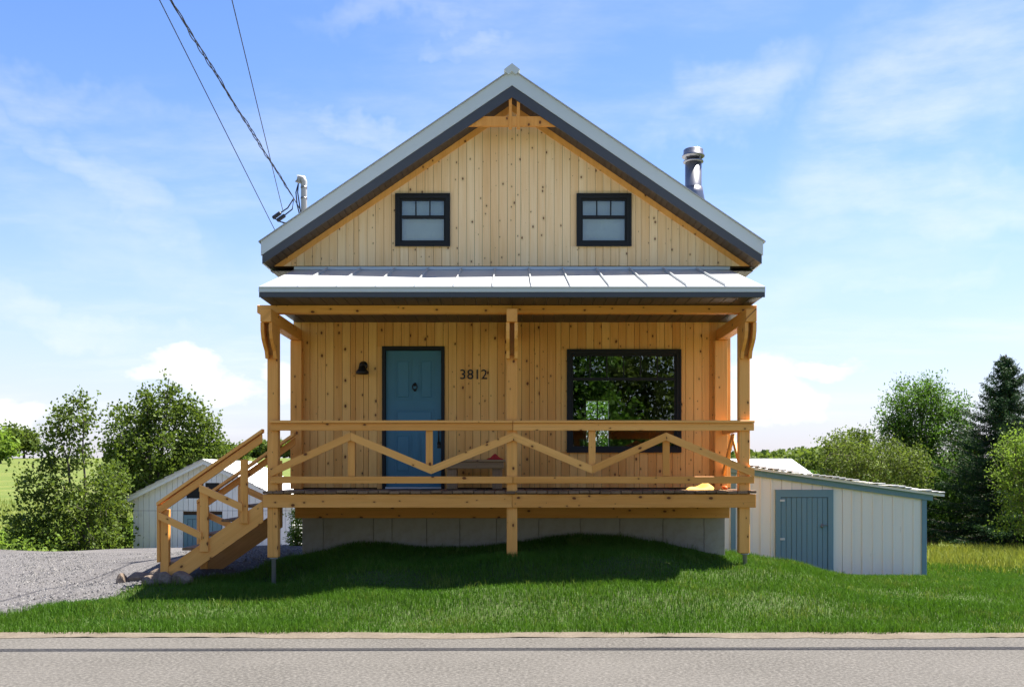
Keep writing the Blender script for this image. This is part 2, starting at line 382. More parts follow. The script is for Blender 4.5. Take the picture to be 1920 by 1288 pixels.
ground = sheet('ground', GX, GY, GZ, M['field']); tag(ground, kind='structure')
# lawn sheet over the meadow, its left edge along the gravel
def lawn_left(y):
    y = np.asarray(y, float)
    return np.interp(y, [-4.7, -3.6, -2.4, -1.9, -1.4, -.9, -.3, .3], [-7.2, -5.75, -5.2, -4.9, -4.45, -4.0, -3.35, -3.1])
yy = np.linspace(-4.66, 3.6, 84); tt = np.linspace(0, 1, 150)
ll = lawn_left(yy)[:, None]; LX = ll + (14 - ll) * tt[None, :]; LY = np.repeat(yy[:, None], 150, 1)
lawn = sheet('lawn', LX, LY, hgt(LX, LY) + .006, M['soil']); tag(lawn, kind='structure')
yy = np.linspace(-4.66, 12.9, 120)
rr = np.where(yy < .3, lawn_left(yy) + .12, -3.0)
lft = np.interp(yy, [-4.7, 5, 8, 9, 13], [-18, -18, -16, -9.6, -9.4])
LX = lft[:, None] + (rr - lft)[:, None] * tt[None, :]; LY = np.repeat(yy[:, None], 150, 1)
dz = .015 + .025 * np.sin(LX * 2.1 + LY) * np.sin(LY * 1.7) ** 2
drive = sheet('gravel_driveway', LX, LY, hgt(LX, LY) + np.clip((rr[:, None] - LX) / .9, -.0, 1) * (.03 + dz * .5) - .004, M['gravel']); tag(drive, kind='structure')
road = sheet('road', *np.meshgrid(np.linspace(-200, 200, 81), np.linspace(-11.3, -4.78, 9)), np.zeros((9, 81)), M['asphalt']); tag(road, kind='structure')
sx = np.linspace(-40, 40, 600); edge = -4.80 + .05 * np.sin(sx * 1.3) + .03 * np.sin(sx * 4.1 + 1) + .02 * rng.standard_normal(600); top = -4.56 + .03 * np.sin(sx * 2.3)
SX = np.stack([sx, sx, sx]); SY = np.stack([edge, (edge + top) / 2, top]); SZ = np.stack([np.full(600, .004), np.full(600, .014), np.full(600, .02)])
sho = sheet('road_shoulder', SX, SY, SZ, M['sand']); tag(sho, kind='structure')

# ---------------------------------------------------------------- the house
house = thing('timber_house', (0, 4, .3), 'honey coloured timber clad house with white gable roof, blue door and black windows', 'house')
HW, AP, SL = 3.25, 7.478, .6807          # half width, roof apex, slope
SOF = 7.16
DOOR = (PX(717, 15), PX(834, 15), 1.44, PZ(650, 15))
WIN = (PX(1064, 15), PX(1275, 15), PZ(847, 15), PZ(657, 15))
UW = [(PX(743, 15), PX(843, 15), PZ(462, 15), PZ(366, 15)), (PX(1082, 15), PX(1182, 15), PZ(462, 15), PZ(366, 15))]
def wall_pieces(x0, x1, z0, z1, holes, y0, y1):
    xs = sorted({x0, x1, *[h[0] for h in holes], *[h[1] for h in holes]}); out = []
    for a, b in zip(xs, xs[1:]):
        zs = [z0]
        for h in sorted([h for h in holes if h[0] <= a + 1e-6 and h[1] >= b - 1e-6], key=lambda h: h[2]): zs += [h[2], h[3]]
        zs.append(z1)
        out += [(a, b, y0, y1, zs[i], zs[i + 1]) for i in range(0, len(zs), 2) if zs[i + 1] - zs[i] > .01]
    return out
fw = boxes('front_wall', wall_pieces(-HW, HW, 1.2, 4.7, [DOOR, WIN], .0, .12), M['groove'], house)
def gtop(x): return SOF - SL * abs(x)
gp = []
for a, b in ((-3.56, UW[0][0]), (UW[0][0], UW[0][1]), (UW[0][1], UW[1][0]), (UW[1][0], UW[1][1]), (UW[1][1], 3.56)):
    hole = next((u for u in UW if abs(u[0] - a) < 1e-6), None)
    xs = [a] + ([0] if a < 0 < b else []) + [b]
    if hole: gp.append([(a, 4.74), (b, 4.74), (b, hole[2]), (a, hole[2])]); gp.append([(a, hole[3]), (b, hole[3])] + [(x, max(gtop(x), 4.741)) for x in reversed(xs)])
    else: gp.append([(a, 4.74), (b, 4.74)] + [(x, max(gtop(x), 4.745)) for x in reversed(xs)])
vs, fs = [], []
for poly in gp:
    k = len(poly); b0 = len(vs); vs += [(x, .0, z) for x, z in poly] + [(x, .12, z) for x, z in poly]
    fs += [tuple(b0 + i for i in range(k)), tuple(b0 + k + i for i in range(k))] + [(b0 + i, b0 + (i + 1) % k, b0 + k + (i + 1) % k, b0 + k + i) for i in range(k)]
gw = mesh('gable_wall', vs, fs, M['groove'], house)
def boards(parent, mat, x0, x1, zb, topf, holes, step, seed):
    rd = random.Random(seed); x = x0
    while x < x1 - .01:
        w = min(step * rd.choice((1, 1, 1, 1, .93, .62)), x1 - x); a, b = x + .0022, x + w - .0022
        for h in holes:          # strip of a board left beside an opening
            if a + .008 < h[0] < b - .004 and h[1] > b: box('board', a, h[0] + .002, -.0215, -.001, h[2], h[3], mat, parent, .002)
            if a + .004 < h[1] < b - .008 and h[0] < a: box('board', h[1] - .002, b, -.0215, -.001, h[2], h[3], mat, parent, .002)
        spans = [(zb, None)]
        for h in sorted(holes, key=lambda h: h[2]):
            if b > h[0] + .004 and a < h[1] - .004:
                s = spans.pop(); spans += [(s[0], h[2]), (h[3], None)]
        for s0, s1 in spans:
            th = -.020 - rd.random() * .0035
            if s1 is not None:
                if s1 - s0 > .02: box('board', a, b, th, -.001, s0, s1, mat, parent, .003)
            else:
                ta, tb = topf(a), topf(b)
                if abs(ta - tb) < 1e-6: box('board', a, b, th, -.001, s0, ta, mat, parent, .003)
                elif max(ta, tb) > s0 + .03:
                    poly = [(a, s0), (b, s0), (b, max(tb, s0 + .004))] + ([(0, topf(0))] if a < 0 < b else []) + [(a, max(ta, s0 + .004))]
                    prism('board', poly, th, -.001, mat, parent)
        x += w
boards(fw, M['siding'], -HW, HW, 1.46, lambda x: 3.92, [DOOR, WIN], .124, 3)
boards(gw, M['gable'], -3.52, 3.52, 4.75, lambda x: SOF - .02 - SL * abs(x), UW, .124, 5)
for s in (-1, 1):     # trim board under each rake
    prism('gable_trim', [(0, SOF - .012), (s * 3.53, SOF - .012 - SL * 3.53), (s * 3.53 - s * .13, SOF - .012 - SL * 3.53), (0, SOF - .012 - .105)], -.038, -.0245, M['timber'], house)
# roof slab, rake boards, soffits
RY0, RY1, RX = -.45, 8.4, 3.6
roof = thing('roof', (0, 4, 5), None, None); roof.name = 'roof'; setp(roof, house)
for s in (-1, 1):
    poly = [(0, AP - .01), (s * RX, AP - .01 - SL * RX), (s * RX, SOF + .012 - SL * RX), (0, SOF + .012)]
    prism('roof_slope', poly, RY0 + .02, RY1, M['roofmetal'], roof)
    prism('rake_fascia', [(0, AP), (s * (RX + .02), AP - SL * (RX + .02)), (s * (RX + .02), AP - .205 - SL * (RX + .02)), (0, AP - .216)], RY0 - .02, RY0 + .015, M['whitemetal'], roof)
    prism('rake_trim', [(0, AP - .218), (s * RX, AP - .207 - SL * RX), (s * RX, AP - .335 - SL * RX), (0, AP - .385)], RY0 - .008, RY0 + .014, M['darkmetal'], roof)
    prism('drip_edge', [(0, AP + .018), (s * (RX + .05), AP + .018 - SL * (RX + .05)), (s * (RX + .05), AP + .002 - SL * (RX + .05)), (0, AP + .002)], RY0 - .045, RY1, M['greypipe'], roof)
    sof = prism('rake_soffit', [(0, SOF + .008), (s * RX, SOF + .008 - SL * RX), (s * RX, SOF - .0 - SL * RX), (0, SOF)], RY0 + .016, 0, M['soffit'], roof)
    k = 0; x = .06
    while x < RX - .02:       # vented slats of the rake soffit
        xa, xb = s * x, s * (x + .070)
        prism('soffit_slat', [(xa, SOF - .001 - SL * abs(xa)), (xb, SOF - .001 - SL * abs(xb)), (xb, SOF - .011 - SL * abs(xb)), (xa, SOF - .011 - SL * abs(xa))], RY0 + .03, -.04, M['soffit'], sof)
        x += .082
    # eave box along the side wall
    ex = sorted((s * HW, s * (RX - .01)))
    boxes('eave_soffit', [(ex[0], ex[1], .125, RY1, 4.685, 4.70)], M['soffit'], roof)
    ex = sorted((s * (RX - .008), s * (RX + .012)))
    boxes('eave_fascia', [(ex[0], ex[1], RY0 + .02, RY1, 4.70, AP - SL * RX - .03)], M['whitemetal'], roof)
    ex = sorted((s * 3.26, s * (RX - .012)))
    for i in range(3):
        q0, q1 = ex[0] + (ex[1] - ex[0]) * i / 3, ex[0] + (ex[1] - ex[0]) * (i + 1) / 3 - .008
        boxes('eave_return', [(q0, q1, -.02, .12, 4.67, 4.684)], M['soffit'], roof)
rc = .09
prism('ridge_cap', [(0, AP + .085), (.115, AP - .005), (.055, AP - .075), (0, AP - .028), (-.055, AP - .075), (-.115, AP - .005)], RY0 - .06, RY1, M['whitemetal'], roof)
# collar tie with a pair of king boards under the peak
zc0, zc1 = PZ(238, 14.6), PZ(220, 14.6)
xx = lambda z: (AP - .23 - z) / SL
prism('collar_beam', [(-xx(zc0), zc0), (xx(zc0), zc0), (xx(zc1), zc1), (-xx(zc1), zc1)], -.43, -.385, M['timber'], house)
for px in (957, 972): box('king_board', PX(px - 3, 14.55), PX(px + 3, 14.55), -.452 + .018, -.432, PZ(241, 14.55), PZ(163, 14.55), M['timber'], house)
for px in (957, 972): box('king_board', PX(px - 3, 14.6), PX(px + 3, 14.6), -.383, -.34, PZ(241, 14.6), SOF - .06, M['timber'], house)
# side and back walls, floors (seen only past the corners and through the glass)
for s in (-1, 1):
    x0, x1 = sorted((s * HW, s * (HW - .12))); w = boxes('side_wall', [(x0, x1, .121, 8.0, 1.2, 4.7)], M['groove'], house)
    for i in range(55):
        y = .125 + i * .1432; xs = sorted((s * (HW + .001), s * (HW + .021)))
        box('board', xs[0], xs[1], y, y + .139, 1.3, 4.684, M['siding'], w, .003)
BW = (PX(1098, 23), PX(1140, 23), PZ(850, 23), PZ(752, 23))
boxes('back_wall', wall_pieces(-HW + .121, HW - .121, 1.2, 4.7, [BW], 7.88, 8.0), M['inner'], house)
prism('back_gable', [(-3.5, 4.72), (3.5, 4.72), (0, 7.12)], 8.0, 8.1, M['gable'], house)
boxes('floor', [(-HW + .121, HW - .121, .121, 7.88, 1.2, 1.43), (-HW + .121, HW - .121, .121, 7.88, 3.95, 4.05)], M['inner'], house)
boxes('partition', [(-.2, -.1, .125, 7.88, 1.43, 3.95)], M['inner'], house)
bwf = boxes('back_window', [(BW[0] - .06, BW[0], 7.8, 7.9, BW[2] - .06, BW[3] + .06), (BW[1], BW[1] + .06, 7.8, 7.9, BW[2] - .06, BW[3] + .06), (BW[0], BW[1], 7.8, 7.9, BW[3], BW[3] + .06), (BW[0], BW[1], 7.8, 7.9, BW[2] - .06, BW[2])], M['cloud_grey'], house)
boxes('muntin', [((BW[0] + BW[1]) / 2 - .012, (BW[0] + BW[1]) / 2 + .012, 7.84, 7.87, BW[2], BW[3]), (BW[0], BW[1], 7.835, 7.875, PZ(786, 23) - .03, PZ(786, 23))], M['black'], bwf)
# foundation panels
fp = [566, 606, 700, 735, 800, 862, 931, 1010, 1088, 1162, 1243, 1320, 1360]
fo = boxes('foundation', [(PX(566, 15) + .02, PX(1360, 15) - .02, .03, 7.9, -.2, 1.2)], M['concrete'], house)
for a, b in zip(fp, fp[1:]): box('concrete_panel', PX(a, 15) + .003, PX(b, 15) - .003, .005 + random.random() * .006, .029, -.15, 1.19, M['concrete'], fo, .004)
# windows
def window(h, mat_glass, cols, split, cloud_grey):
    x0, x1, z0, z1 = h; fr = .055
    w = boxes('window', [(x0, x0 + fr, -.045, .06, z0, z1), (x1 - fr, x1, -.045, .06, z0, z1), (x0 + fr, x1 - fr, -.045, .06, z1 - fr, z1), (x0 + fr, x1 - fr, -.045, .06, z0, z0 + fr)], M['black'], house)
    e = .012
    boxes('window_casing', [(x0 - e, x0 + .012, -.06, -.046, z0 - e, z1 + e), (x1 - .012, x1 + e, -.06, -.046, z0 - e, z1 + e), (x0 + .012, x1 - .012, -.06, -.046, z1 - .012, z1 + e), (x0 + .012, x1 - .012, -.06, -.046, z0 - e, z0 + .012)], M['black'], w)
    s = .03; a0, a1, b0, b1 = x0 + fr, x1 - fr, z0 + fr, z1 - fr
    zs = b0 + (b1 - b0) * split
    boxes('sash', [(a0, a0 + s, -.015, .03, b0, b1), (a1 - s, a1, -.015, .03, b0, b1), (a0 + s, a1 - s, -.015, .03, b1 - s, b1), (a0 + s, a1 - s, -.015, .03, b0, b0 + s), (a0 + s, a1 - s, -.018, .03, zs - .022, zs + .022)], M['black'], w)
    pw = (a1 - a0 - 2 * s) / cols
    for i in range(1, cols): boxes('muntin', [(a0 + s + i * pw - .009, a0 + s + i * pw + .009, -.008, .02, zs + .022, b1 - s)], M['black'], w)
    for i in range(cols):
        xa = a0 + s + i * pw + (.009 if i else 0); xb = a0 + s + (i + 1) * pw - (.009 if i < cols - 1 else 0)
        boxes('pane', [(xa, xb, .002, .008, zs + .022, b1 - s)], mat_glass, w)
    boxes('pane', [(a0 + s, a1 - s, .002, .008, b0 + s, zs - .022)], mat_glass, w)
    if cloud_grey: boxes('reflection_sheet', [(a0, a1, .075, .085, b0, b1)], M['cloud_grey'], w)  # grey sheet added behind the upper panes, imitating reflected cloudy sky
for u in UW: window(u, M['glassup'], 3, .58, True)
window(WIN, M['glass'], 6, .735, False)
# front door
dx0, dx1, dz0, dz1 = DOOR
boxes('door_frame', [(dx0, dx0 + .05, -.05, .06, dz0, dz1), (dx1 - .05, dx1, -.05, .06, dz0, dz1), (dx0 + .05, dx1 - .05, -.05, .06, dz1 - .055, dz1)], M['black'], house)
boxes('threshold', [(dx0 + .05, dx1 - .05, -.06, .05, dz0 + .004, dz0 + .03)], M['whitemetal'], house)
a0, a1 = dx0 + .053, dx1 - .053; dtop = dz1 - .058; dbot = dz0 + .033
door = box('front_door', a0, a1, .008, .05, dbot, dtop, M['blue'], house, .003)
def pz(py): return PZ(py, 15)
for q0, q1, r0, r1 in ((740, 772, 750, 672), (785, 814, 750, 672), (740, 814, 803, 766), (740, 772, 888, 812), (785, 814, 888, 812)):
    x0, x1, z0, z1 = PX(q0, 15), PX(q1, 15), pz(r0), pz(r1)
    boxes('door_moulding', [(x0, x0 + .016, .0, .0085, z0, z1), (x1 - .016, x1, .0, .0085, z0, z1), (x0 + .016, x1 - .016, .0, .0085, z1 - .016, z1), (x0 + .016, x1 - .016, .0, .0085, z0, z0 + .016)], M['blue'], door)
    box('door_panel', x0 + .042, x1 - .042, -.001, .0085, z0 + .042, z1 - .042, M['blue'], door, .006)
kx, kz = PX(778, 15), pz(727)
lathe('door_knocker', [(.022, 0), (.026, .008), (.018, .02), (.008, .026)], (kx, .008, kz + .05), M['bronze'], door, 14, 'y')
tube('knocker_ring', [(kx + .032 * math.sin(q), -.012 - .012 * abs(math.sin(q / 2)), kz + .01 + .048 * math.cos(q)) for q in np.linspace(0, 2 * math.pi, 17)], .009, M['bronze'], door, 6)
lathe('knocker_plate', [(.018, 0), (.02, .01), (.008, .016)], (kx, .008, kz - .035), M['bronze'], door, 12, 'y')
hx = PX(823, 15)
box('handle_plate', hx - .025, hx + .025, -.006, .008, pz(803), pz(786), M['bronze'], door)
box('handle_plate', hx - .025, hx + .025, -.006, .008, pz(840), pz(828), M['bronze'], door)
tube('door_handle', [(hx, -.005, pz(800)), (hx, -.05, pz(803)), (hx, -.058, pz(815)), (hx, -.05, pz(829)), (hx, -.005, pz(832))], .011, M['bronze'], door, 8)
# wall lamp
lx, lz = PX(682, 15), pz(686)
lamp = lathe('wall_lamp', [(.062, 0), (.066, .012), (.05, .028), (.02, .034)], (lx, -.022, lz), M['bronze'], house, 20, 'y')
tube('lamp_arm', [(lx, -.04, lz), (lx, -.10, lz + .03), (lx, -.14, lz + .02), (lx, -.15, lz - .02)], .018, M['bronze'], lamp, 8)
lathe('lamp_shade', [(.032, .0), (.052, -.012), (.06, -.05), (.092, -.085), (.098, -.12), (.093, -.123), (.05, -.07)], (lx, -.15, lz - .012), M['bronze'], lamp, 20)
# house number
hn = thing('house_number', (PX(888, 15), -.03, pz(711)), None, None); setp(hn, house)
for i, ch in enumerate('3812'):
    cu = bpy.data.curves.new('digit', 'FONT'); cu.body = ch; cu.size = .205; cu.extrude = .006; cu.align_x = 'CENTER'
    t = bpy.data.objects.new('digit_curve', cu); COL.objects.link(t)
    bpy.context.view_layer.update()
    me = bpy.data.meshes.new_from_object(t.evaluated_get(bpy.context.evaluated_depsgraph_get())); bpy.data.objects.remove(t)
    me.materials.clear(); me.name = 'digit'
    link('digit', me, M['bronze'], hn, Matrix.Translation((PX((868, 882, 895, 908)[i], 15), -.034, pz(711))) @ Matrix.Rotation(R(90), 4, 'X'))
# flue pipe through the right roof slope
cx, cy = PX(1300, 16.5), 1.5; zt = PZ(280, 16.5); zr = AP - SL * cx; zf = PZ(352, 16.5)
flue = lathe('flue_pipe', [(.135, zr - .1), (.135, PZ(303, 16.5))], (cx, cy, 0), M['steel'], house, 28)
lathe('flue_flashing', [(.30, zr - .25), (.20, zf - .28), (.165, zf - .10), (.15, zf)], (cx, cy, 0), M['steel'], flue, 28)
lathe('flue_collar', [(.14, 0), (.165, .01), (.165, .03), (.14, .04)], (cx, cy, PZ(303, 16.5) - .03), M['steel'], flue, 28)
lathe('flue_cap', [(.10, -.06), (.155, -.02), (.185, .0), (.185, .02), (.165, .035), (.16, .11), (.145, .125), (.0, .13)], (cx, cy, zt - .13), M['steel'], flue, 28)
lathe('cap_neck', [(.11, 0), (.11, .1)], (cx, cy, PZ(303, 16.5) - .01), M['darkmetal'], flue, 20)
for k in range(4):
    q = k * math.pi / 2 + .6
    tube('cap_strut', [(cx + .145 * math.cos(q), cy + .145 * math.sin(q), PZ(303, 16.5) - .03), (cx + .16 * math.cos(q), cy + .16 * math.sin(q), zt - .11)], .008, M['steel'], flue, 5)
# service mast
mx, my = PX(570, 17), 2.0
mast = tube('service_mast', [(mx, my, 4.4), (mx, my, PZ(352, 17)), (mx + .0, my, PZ(342, 17)), (mx - .025, my - .01, PZ(335, 17)), (mx - .07, my - .02, PZ(334, 17)), (mx - .09, my - .02, PZ(343, 17))], [.05, .05, .055, .06, .062, .06], M['greypipe'], house, 14)
for py in (372, 352): lathe('mast_clamp', [(.052, -.012), (.058, -.012), (.058, .012), (.052, .012)], (mx, my, PZ(py, 17)), M['steel'], mast, 14)

# ---------------------------------------------------------------- the porch
porch = thing('front_porch', (0, -.8, .5), 'raised timber porch with zigzag railing under white standing seam roof', 'porch')
DK = 1.438
i = 0; x = -3.31
rd = random.Random(4)
while x < 3.235:
    w = min(.14, 3.245 - x); ov = rd.uniform(.0, .035); tz = rd.uniform(-.006, .006)
    box('deck_board', x + .003, x + w - .003, -1.625 - ov, -.03, DK - .036 + tz, DK + tz, M['deck'], porch, .006, 'y'); x += w
for a, b in ((-3.31, -.0), (.003, 3.24)): box('rim_joist', a, b, -1.612, -1.574, 1.215, DK - .046, M['timber'], porch, .004, 'x')
for s, x in ((-1, -3.31), (1, 3.215)): box('side_joist', x, x + .036, -1.573, -.03, 1.215, DK - .046, M['darktimber'], porch, .004, 'y')
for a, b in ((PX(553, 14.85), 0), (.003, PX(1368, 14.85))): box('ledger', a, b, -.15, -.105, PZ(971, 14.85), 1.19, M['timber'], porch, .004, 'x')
for k in range(9): box('floor_joist', -2.95 + k * .73, -2.91 + k * .73, -1.57, -.03, 1.22, DK - .047, M['darktimber'], porch, .003, 'y')
PXS = (-3.19, .0, 3.10)
PB = (PZ(1045, 13.43), gz(0, -1.5) - .01, PZ(1037, 13.43))
for k, x in enumerate(PXS):
    p = box('post', x - .071, x + .071, -1.571, -1.43, PB[k], 3.63, M['timber'], porch, .008)
    box('side_beam', x - .07, x + .07, -1.95, -.03, 3.63, 3.80, M['timber'], porch, .006, 'y')
    for sx in (-1, 1):      # curved bracket plates in front of each post
        prof = [(-1.573, 3.628)] + [(-1.573 - .33 * math.cos(q) ** .8 - .02, 3.20 + .42 * (1 - math.cos(q)) ** 0.0 * (1 - q / (math.pi / 2)) + .0) for q in np.linspace(0.0, math.pi / 2, 7)][::1]
        prof = [(-1.573, 3.628), (-1.92, 3.628), (-1.915, 3.52), (-1.87, 3.42), (-1.78, 3.34), (-1.70, 3.28), (-1.66, 3.19), (-1.573, 3.19)]
        xa, xb = (x - .075, x - .032) if sx < 0 else (x + .032, x + .075)
        prismx('bracket', prof, xa, xb, M['timber'], porch)
    prismx('bracket_core', [(-1.573, 3.627), (-1.80, 3.627), (-1.72, 3.45), (-1.64, 3.30), (-1.60, 3.24), (-1.573, 3.24)], x - .031, x + .031, M['darktimber'], porch)
for k in (0, 2):
    g = gz(PXS[k], -1.5)
    lathe('screw_pile', [(.03, g - .2), (.03, PB[k] - .02), (.055, PB[k] - .02), (.055, PB[k] - .004)], (PXS[k] - (.0 if k == 0 else -.02), -1.5, 0), M['greypipe'], porch, 12)
lathe('screw_pile', [(.06, gz(0, -1.5) - .2), (.06, PB[1] + .004)], (0, -1.5, 0), M['greypipe'], porch, 10)
for a, b in ((PX(482, 13.43), -.0), (.003, PX(1419, 13.43))): box('front_beam', a, b, -1.575, -1.43, 3.803, 3.908, M['timber'], porch, .006, 'x')
for x0, x1 in ((PX(545, 14.86), PX(566, 14.86)), (PX(1340, 14.86), PX(1364, 14.86))): box('wall_post', x0, x1, -.165, -.025, DK + .004, 3.628, M['timber'], porch, .006)
# railing
RYF, RYB = -1.612, -1.574
zt0, zt1, zl0, zl1 = PZ(807, 13.39), PZ(793.5, 13.39), PZ(906, 13.39), PZ(893, 13.39)
for a, b in ((PX(507, 13.39), PX(961, 13.39)), (PX(962, 13.39), PX(1414, 13.39))):
    box('top_rail', a, b, RYF, RYB, zt0, zt1, M['timber'], porch, .004, 'x')
    box('rail_cap', a - .0, b + .0, RYF - .03, RYB + .07, zt1 + .002, zt1 + .038, M['timber'], porch, .005, 'x')
    box('bottom_rail', a, b + .002, RYF, RYB, zl0, zl1, M['timber'], porch, .004, 'x')
zig = [(507, 886), (657, 818), (808, 881), (962, 818), (1110, 880), (1249, 818), (1415, 887)]
for (ax, ay), (bx, by) in zip(zig, zig[1:]):
    x0, z0, x1, z1 = PX(ax, 13.39), PZ(ay, 13.39), PX(bx, 13.39), PZ(by, 13.39)
    t = .052
    prism('zigzag_brace', [(x0 + .001, z0 - t), (x1 - .001, z1 - t), (x1 - .001, z1 + t), (x0 + .001, z0 + t)], RYF + .002, RYB - .001, M['timber'], porch)
for o in [o for o in bpy.data.objects if o.name.startswith('zigzag_brace')]:     # turn the grain along the sloping board
    me = o.data; co = np.array([v.co for v in me.vertices]); d = co[1] - co[0]; a = math.atan2(d[2], d[0]); rot = Matrix.Rotation(-(math.pi / 2 - a), 4, 'Y')
    rot = Matrix.Rotation(math.pi / 2 - a, 4, 'Y'); me.transform(rot.inverted()); o.matrix_basis = o.matrix_basis @ rot
for px, za, zb in ((659, zl1, PZ(822, 13.39)), (805, PZ(880, 13.39), zt0), (1110, PZ(880, 13.39), zt0), (1249, zl1, PZ(822, 13.39))):
    box('baluster', PX(px - 6.5, 13.44), PX(px + 6.5, 13.44), RYB + .001, RYB + .038, za, zb, M['timber'], porch, .004)
for zz0, zz1 in ((zt0, zt1), (zl0, zl1)): box('side_rail', 3.09, 3.128, -1.428, -.167, zz0, zz1, M['timber'], porch, .004, 'y')
box('rail_cap', 3.05, 3.17, -1.428, -.167, zt1 + .002, zt1 + .038, M['timber'], porch, .004, 'y')
for a, b in (((-1.40, zl1 + .04), (-.80, zt0 - .04)), ((-.80, zt0 - .04), (-.19, zl1 + .04))):
    beam('zigzag_brace', (3.109, a[0], a[1]), (3.109, b[0], b[1]), .089, .036, M['timber'], porch, .004, (1, 0, 0))
# standing seam roof
pr = thing('porch_roof', (0, -1, 4.2), None, None); setp(pr, porch)
FY, FZ, BZ = -2.1, 4.06, 4.70; RW = 3.235
slope = lambda y: BZ + (FZ - BZ) * (-y) / 2.1
NP = 13
for k in range(NP):
    x0, x1 = -RW + 2 * RW * k / NP, -RW + 2 * RW * (k + 1) / NP
    dzp = random.uniform(-.002, .002)
    mesh('roof_panel', [(x0 + .002, FY - .03, slope(FY - .03)), (x1 - .002, FY - .03, slope(FY - .03)), (x1 - .002, -.03, slope(-.03)), (x0 + .002, -.03, slope(-.03)),
                        (x0 + .002, FY - .03, slope(FY - .03) - .012), (x1 - .002, FY - .03, slope(FY - .03) - .012), (x1 - .002, -.03, slope(-.03) - .012), (x0 + .002, -.03, slope(-.03) - .012)],
         [(0, 1, 2, 3), (4, 5, 6, 7), (0, 1, 5, 4), (1, 2, 6, 5), (2, 3, 7, 6), (3, 0, 4, 7)], M['roofmetal'], pr)
    if k: prismx('standing_seam', [(FY - .02, slope(FY - .02) + .001), (-.04, slope(-.04) + .001), (-.04, slope(-.04) + .036), (FY + .005, slope(FY + .005) + .036)], x0 - .007, x0 + .007, M['roofmetal'], pr)
prismx('roof_deck', [(FY, FZ - .016), (-.03, slope(-.03) - .016), (-.03, 3.93), (FY, 3.93)], -RW + .012, RW - .012, M['whitemetal'], pr)
box('front_fascia', -RW - .004, RW + .004, FY - .018, FY - .001, 3.984, FZ - .014, M['whitemetal'], pr, .002, 'x')
box('fascia_trim', -RW, RW, FY - .014, FY - .001, 3.918, 3.982, M['darkmetal'], pr, .002, 'x')
box('wall_flashing', -RW, RW, -.045, -.026, 4.69, 4.735, M['whitemetal'], pr, .002, 'x')
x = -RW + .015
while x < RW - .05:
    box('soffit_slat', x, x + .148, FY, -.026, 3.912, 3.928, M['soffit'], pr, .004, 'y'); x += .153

# ---------------------------------------------------------------- the stairs
stairs = thing('porch_stairs', (-4.1, -1, .25), 'open timber staircase with sloping handrails leading down from the porch to the gravel', 'stairs')
def pt(px, py, d, dy=0): v = P(px, py, d); v.y += dy; return v
def slope_board(name, p0, p1, t, y0, y1, mat, plumb=True):
    (x0, z0), (x1, z1) = p0, p1; L = math.hypot(x1 - x0, z1 - z0); v = t / 2 * L / abs(x1 - x0)
    o = prism(name, [(x0, z0 - v), (x1, z1 - v), (x1, z1 + v), (x0, z0 + v)], y0, y1, mat, stairs)
    a = math.atan2(z1 - z0, x1 - x0); rot = Matrix.Rotation(math.pi / 2 - a, 4, 'Y'); o.data.transform(rot.inverted()); o.matrix_basis = o.matrix_basis @ rot
    return o
def side(d, yc, near):
    s = 1 if near else -1; mt = M['timber']
    k = 13.4
    dx = 0 if near else .18               # the wall-side flight is set a little nearer the porch
    def q(px, py): return (PX(px, k) + dx, PZ(py, k))
    s0, s1 = q(316, 1082), q(493, 958); tq = (-3.315 - s0[0]) / (s1[0] - s0[0])
    slope_board('stringer', s0, (-3.315, s0[1] + (s1[1] - s0[1]) * tq), .235, yc - .019, yc + .019, mt if near else M['darktimber'])
    oy = yc - s * .039                        # outer face boards
    ya, yb = sorted((oy - s * .0185, oy + s * .0185))
    slope_board('handrail', q(298, 957), q(492, 822), .089, ya, yb, mt)
    slope_board('handrail_cap', q(296, 944.5), q(493, 807.5), .036, yc - .085, yc + .05, mt)
    box('newel', PX(300, k) + dx, PX(315.5, k) + dx, yc - .018, yc + .07, gz(PX(308, k), yc) - .02, PZ(955, k), mt, stairs, .005)
    box('newel_board', PX(294, k) + dx, PX(299.6, k) + dx, yc - .03, yc + .06, PZ(1054, k), PZ(944, k), mt, stairs, .004)
    for a, b, t0, t1 in ((375.5, 391.5, 904, 1034), (451.5, 465.5, 852, 981)):
        ya2, yb2 = sorted((oy + s * .019, oy + s * .0)); box('stair_post', PX(a, k) + dx, PX(b, k) + dx, *sorted((yc - s * .0195, yc - s * .057)), PZ(t1, k), PZ(t0 + 9, k), mt, stairs, .005)
    ya, yb = sorted((yc - s * .0585, yc - s * .095))
    slope_board('stair_brace', q(299.8, 966), q(380, 1004), .089, ya, yb, mt)
    slope_board('stair_brace', q(376, 914), q(456, 951), .089, ya, yb, mt)
side(13.4, -1.575, True); side(14.6, -.45, False)
for k in range(5):
    zt_ = DK - (k + 1) * .19; x1 = -3.33 - k * .262
    box('tread', x1 - .285, x1, -1.555, -.47, zt_ - .036, zt_, M['deck'], stairs, .004)
    zz = zt_

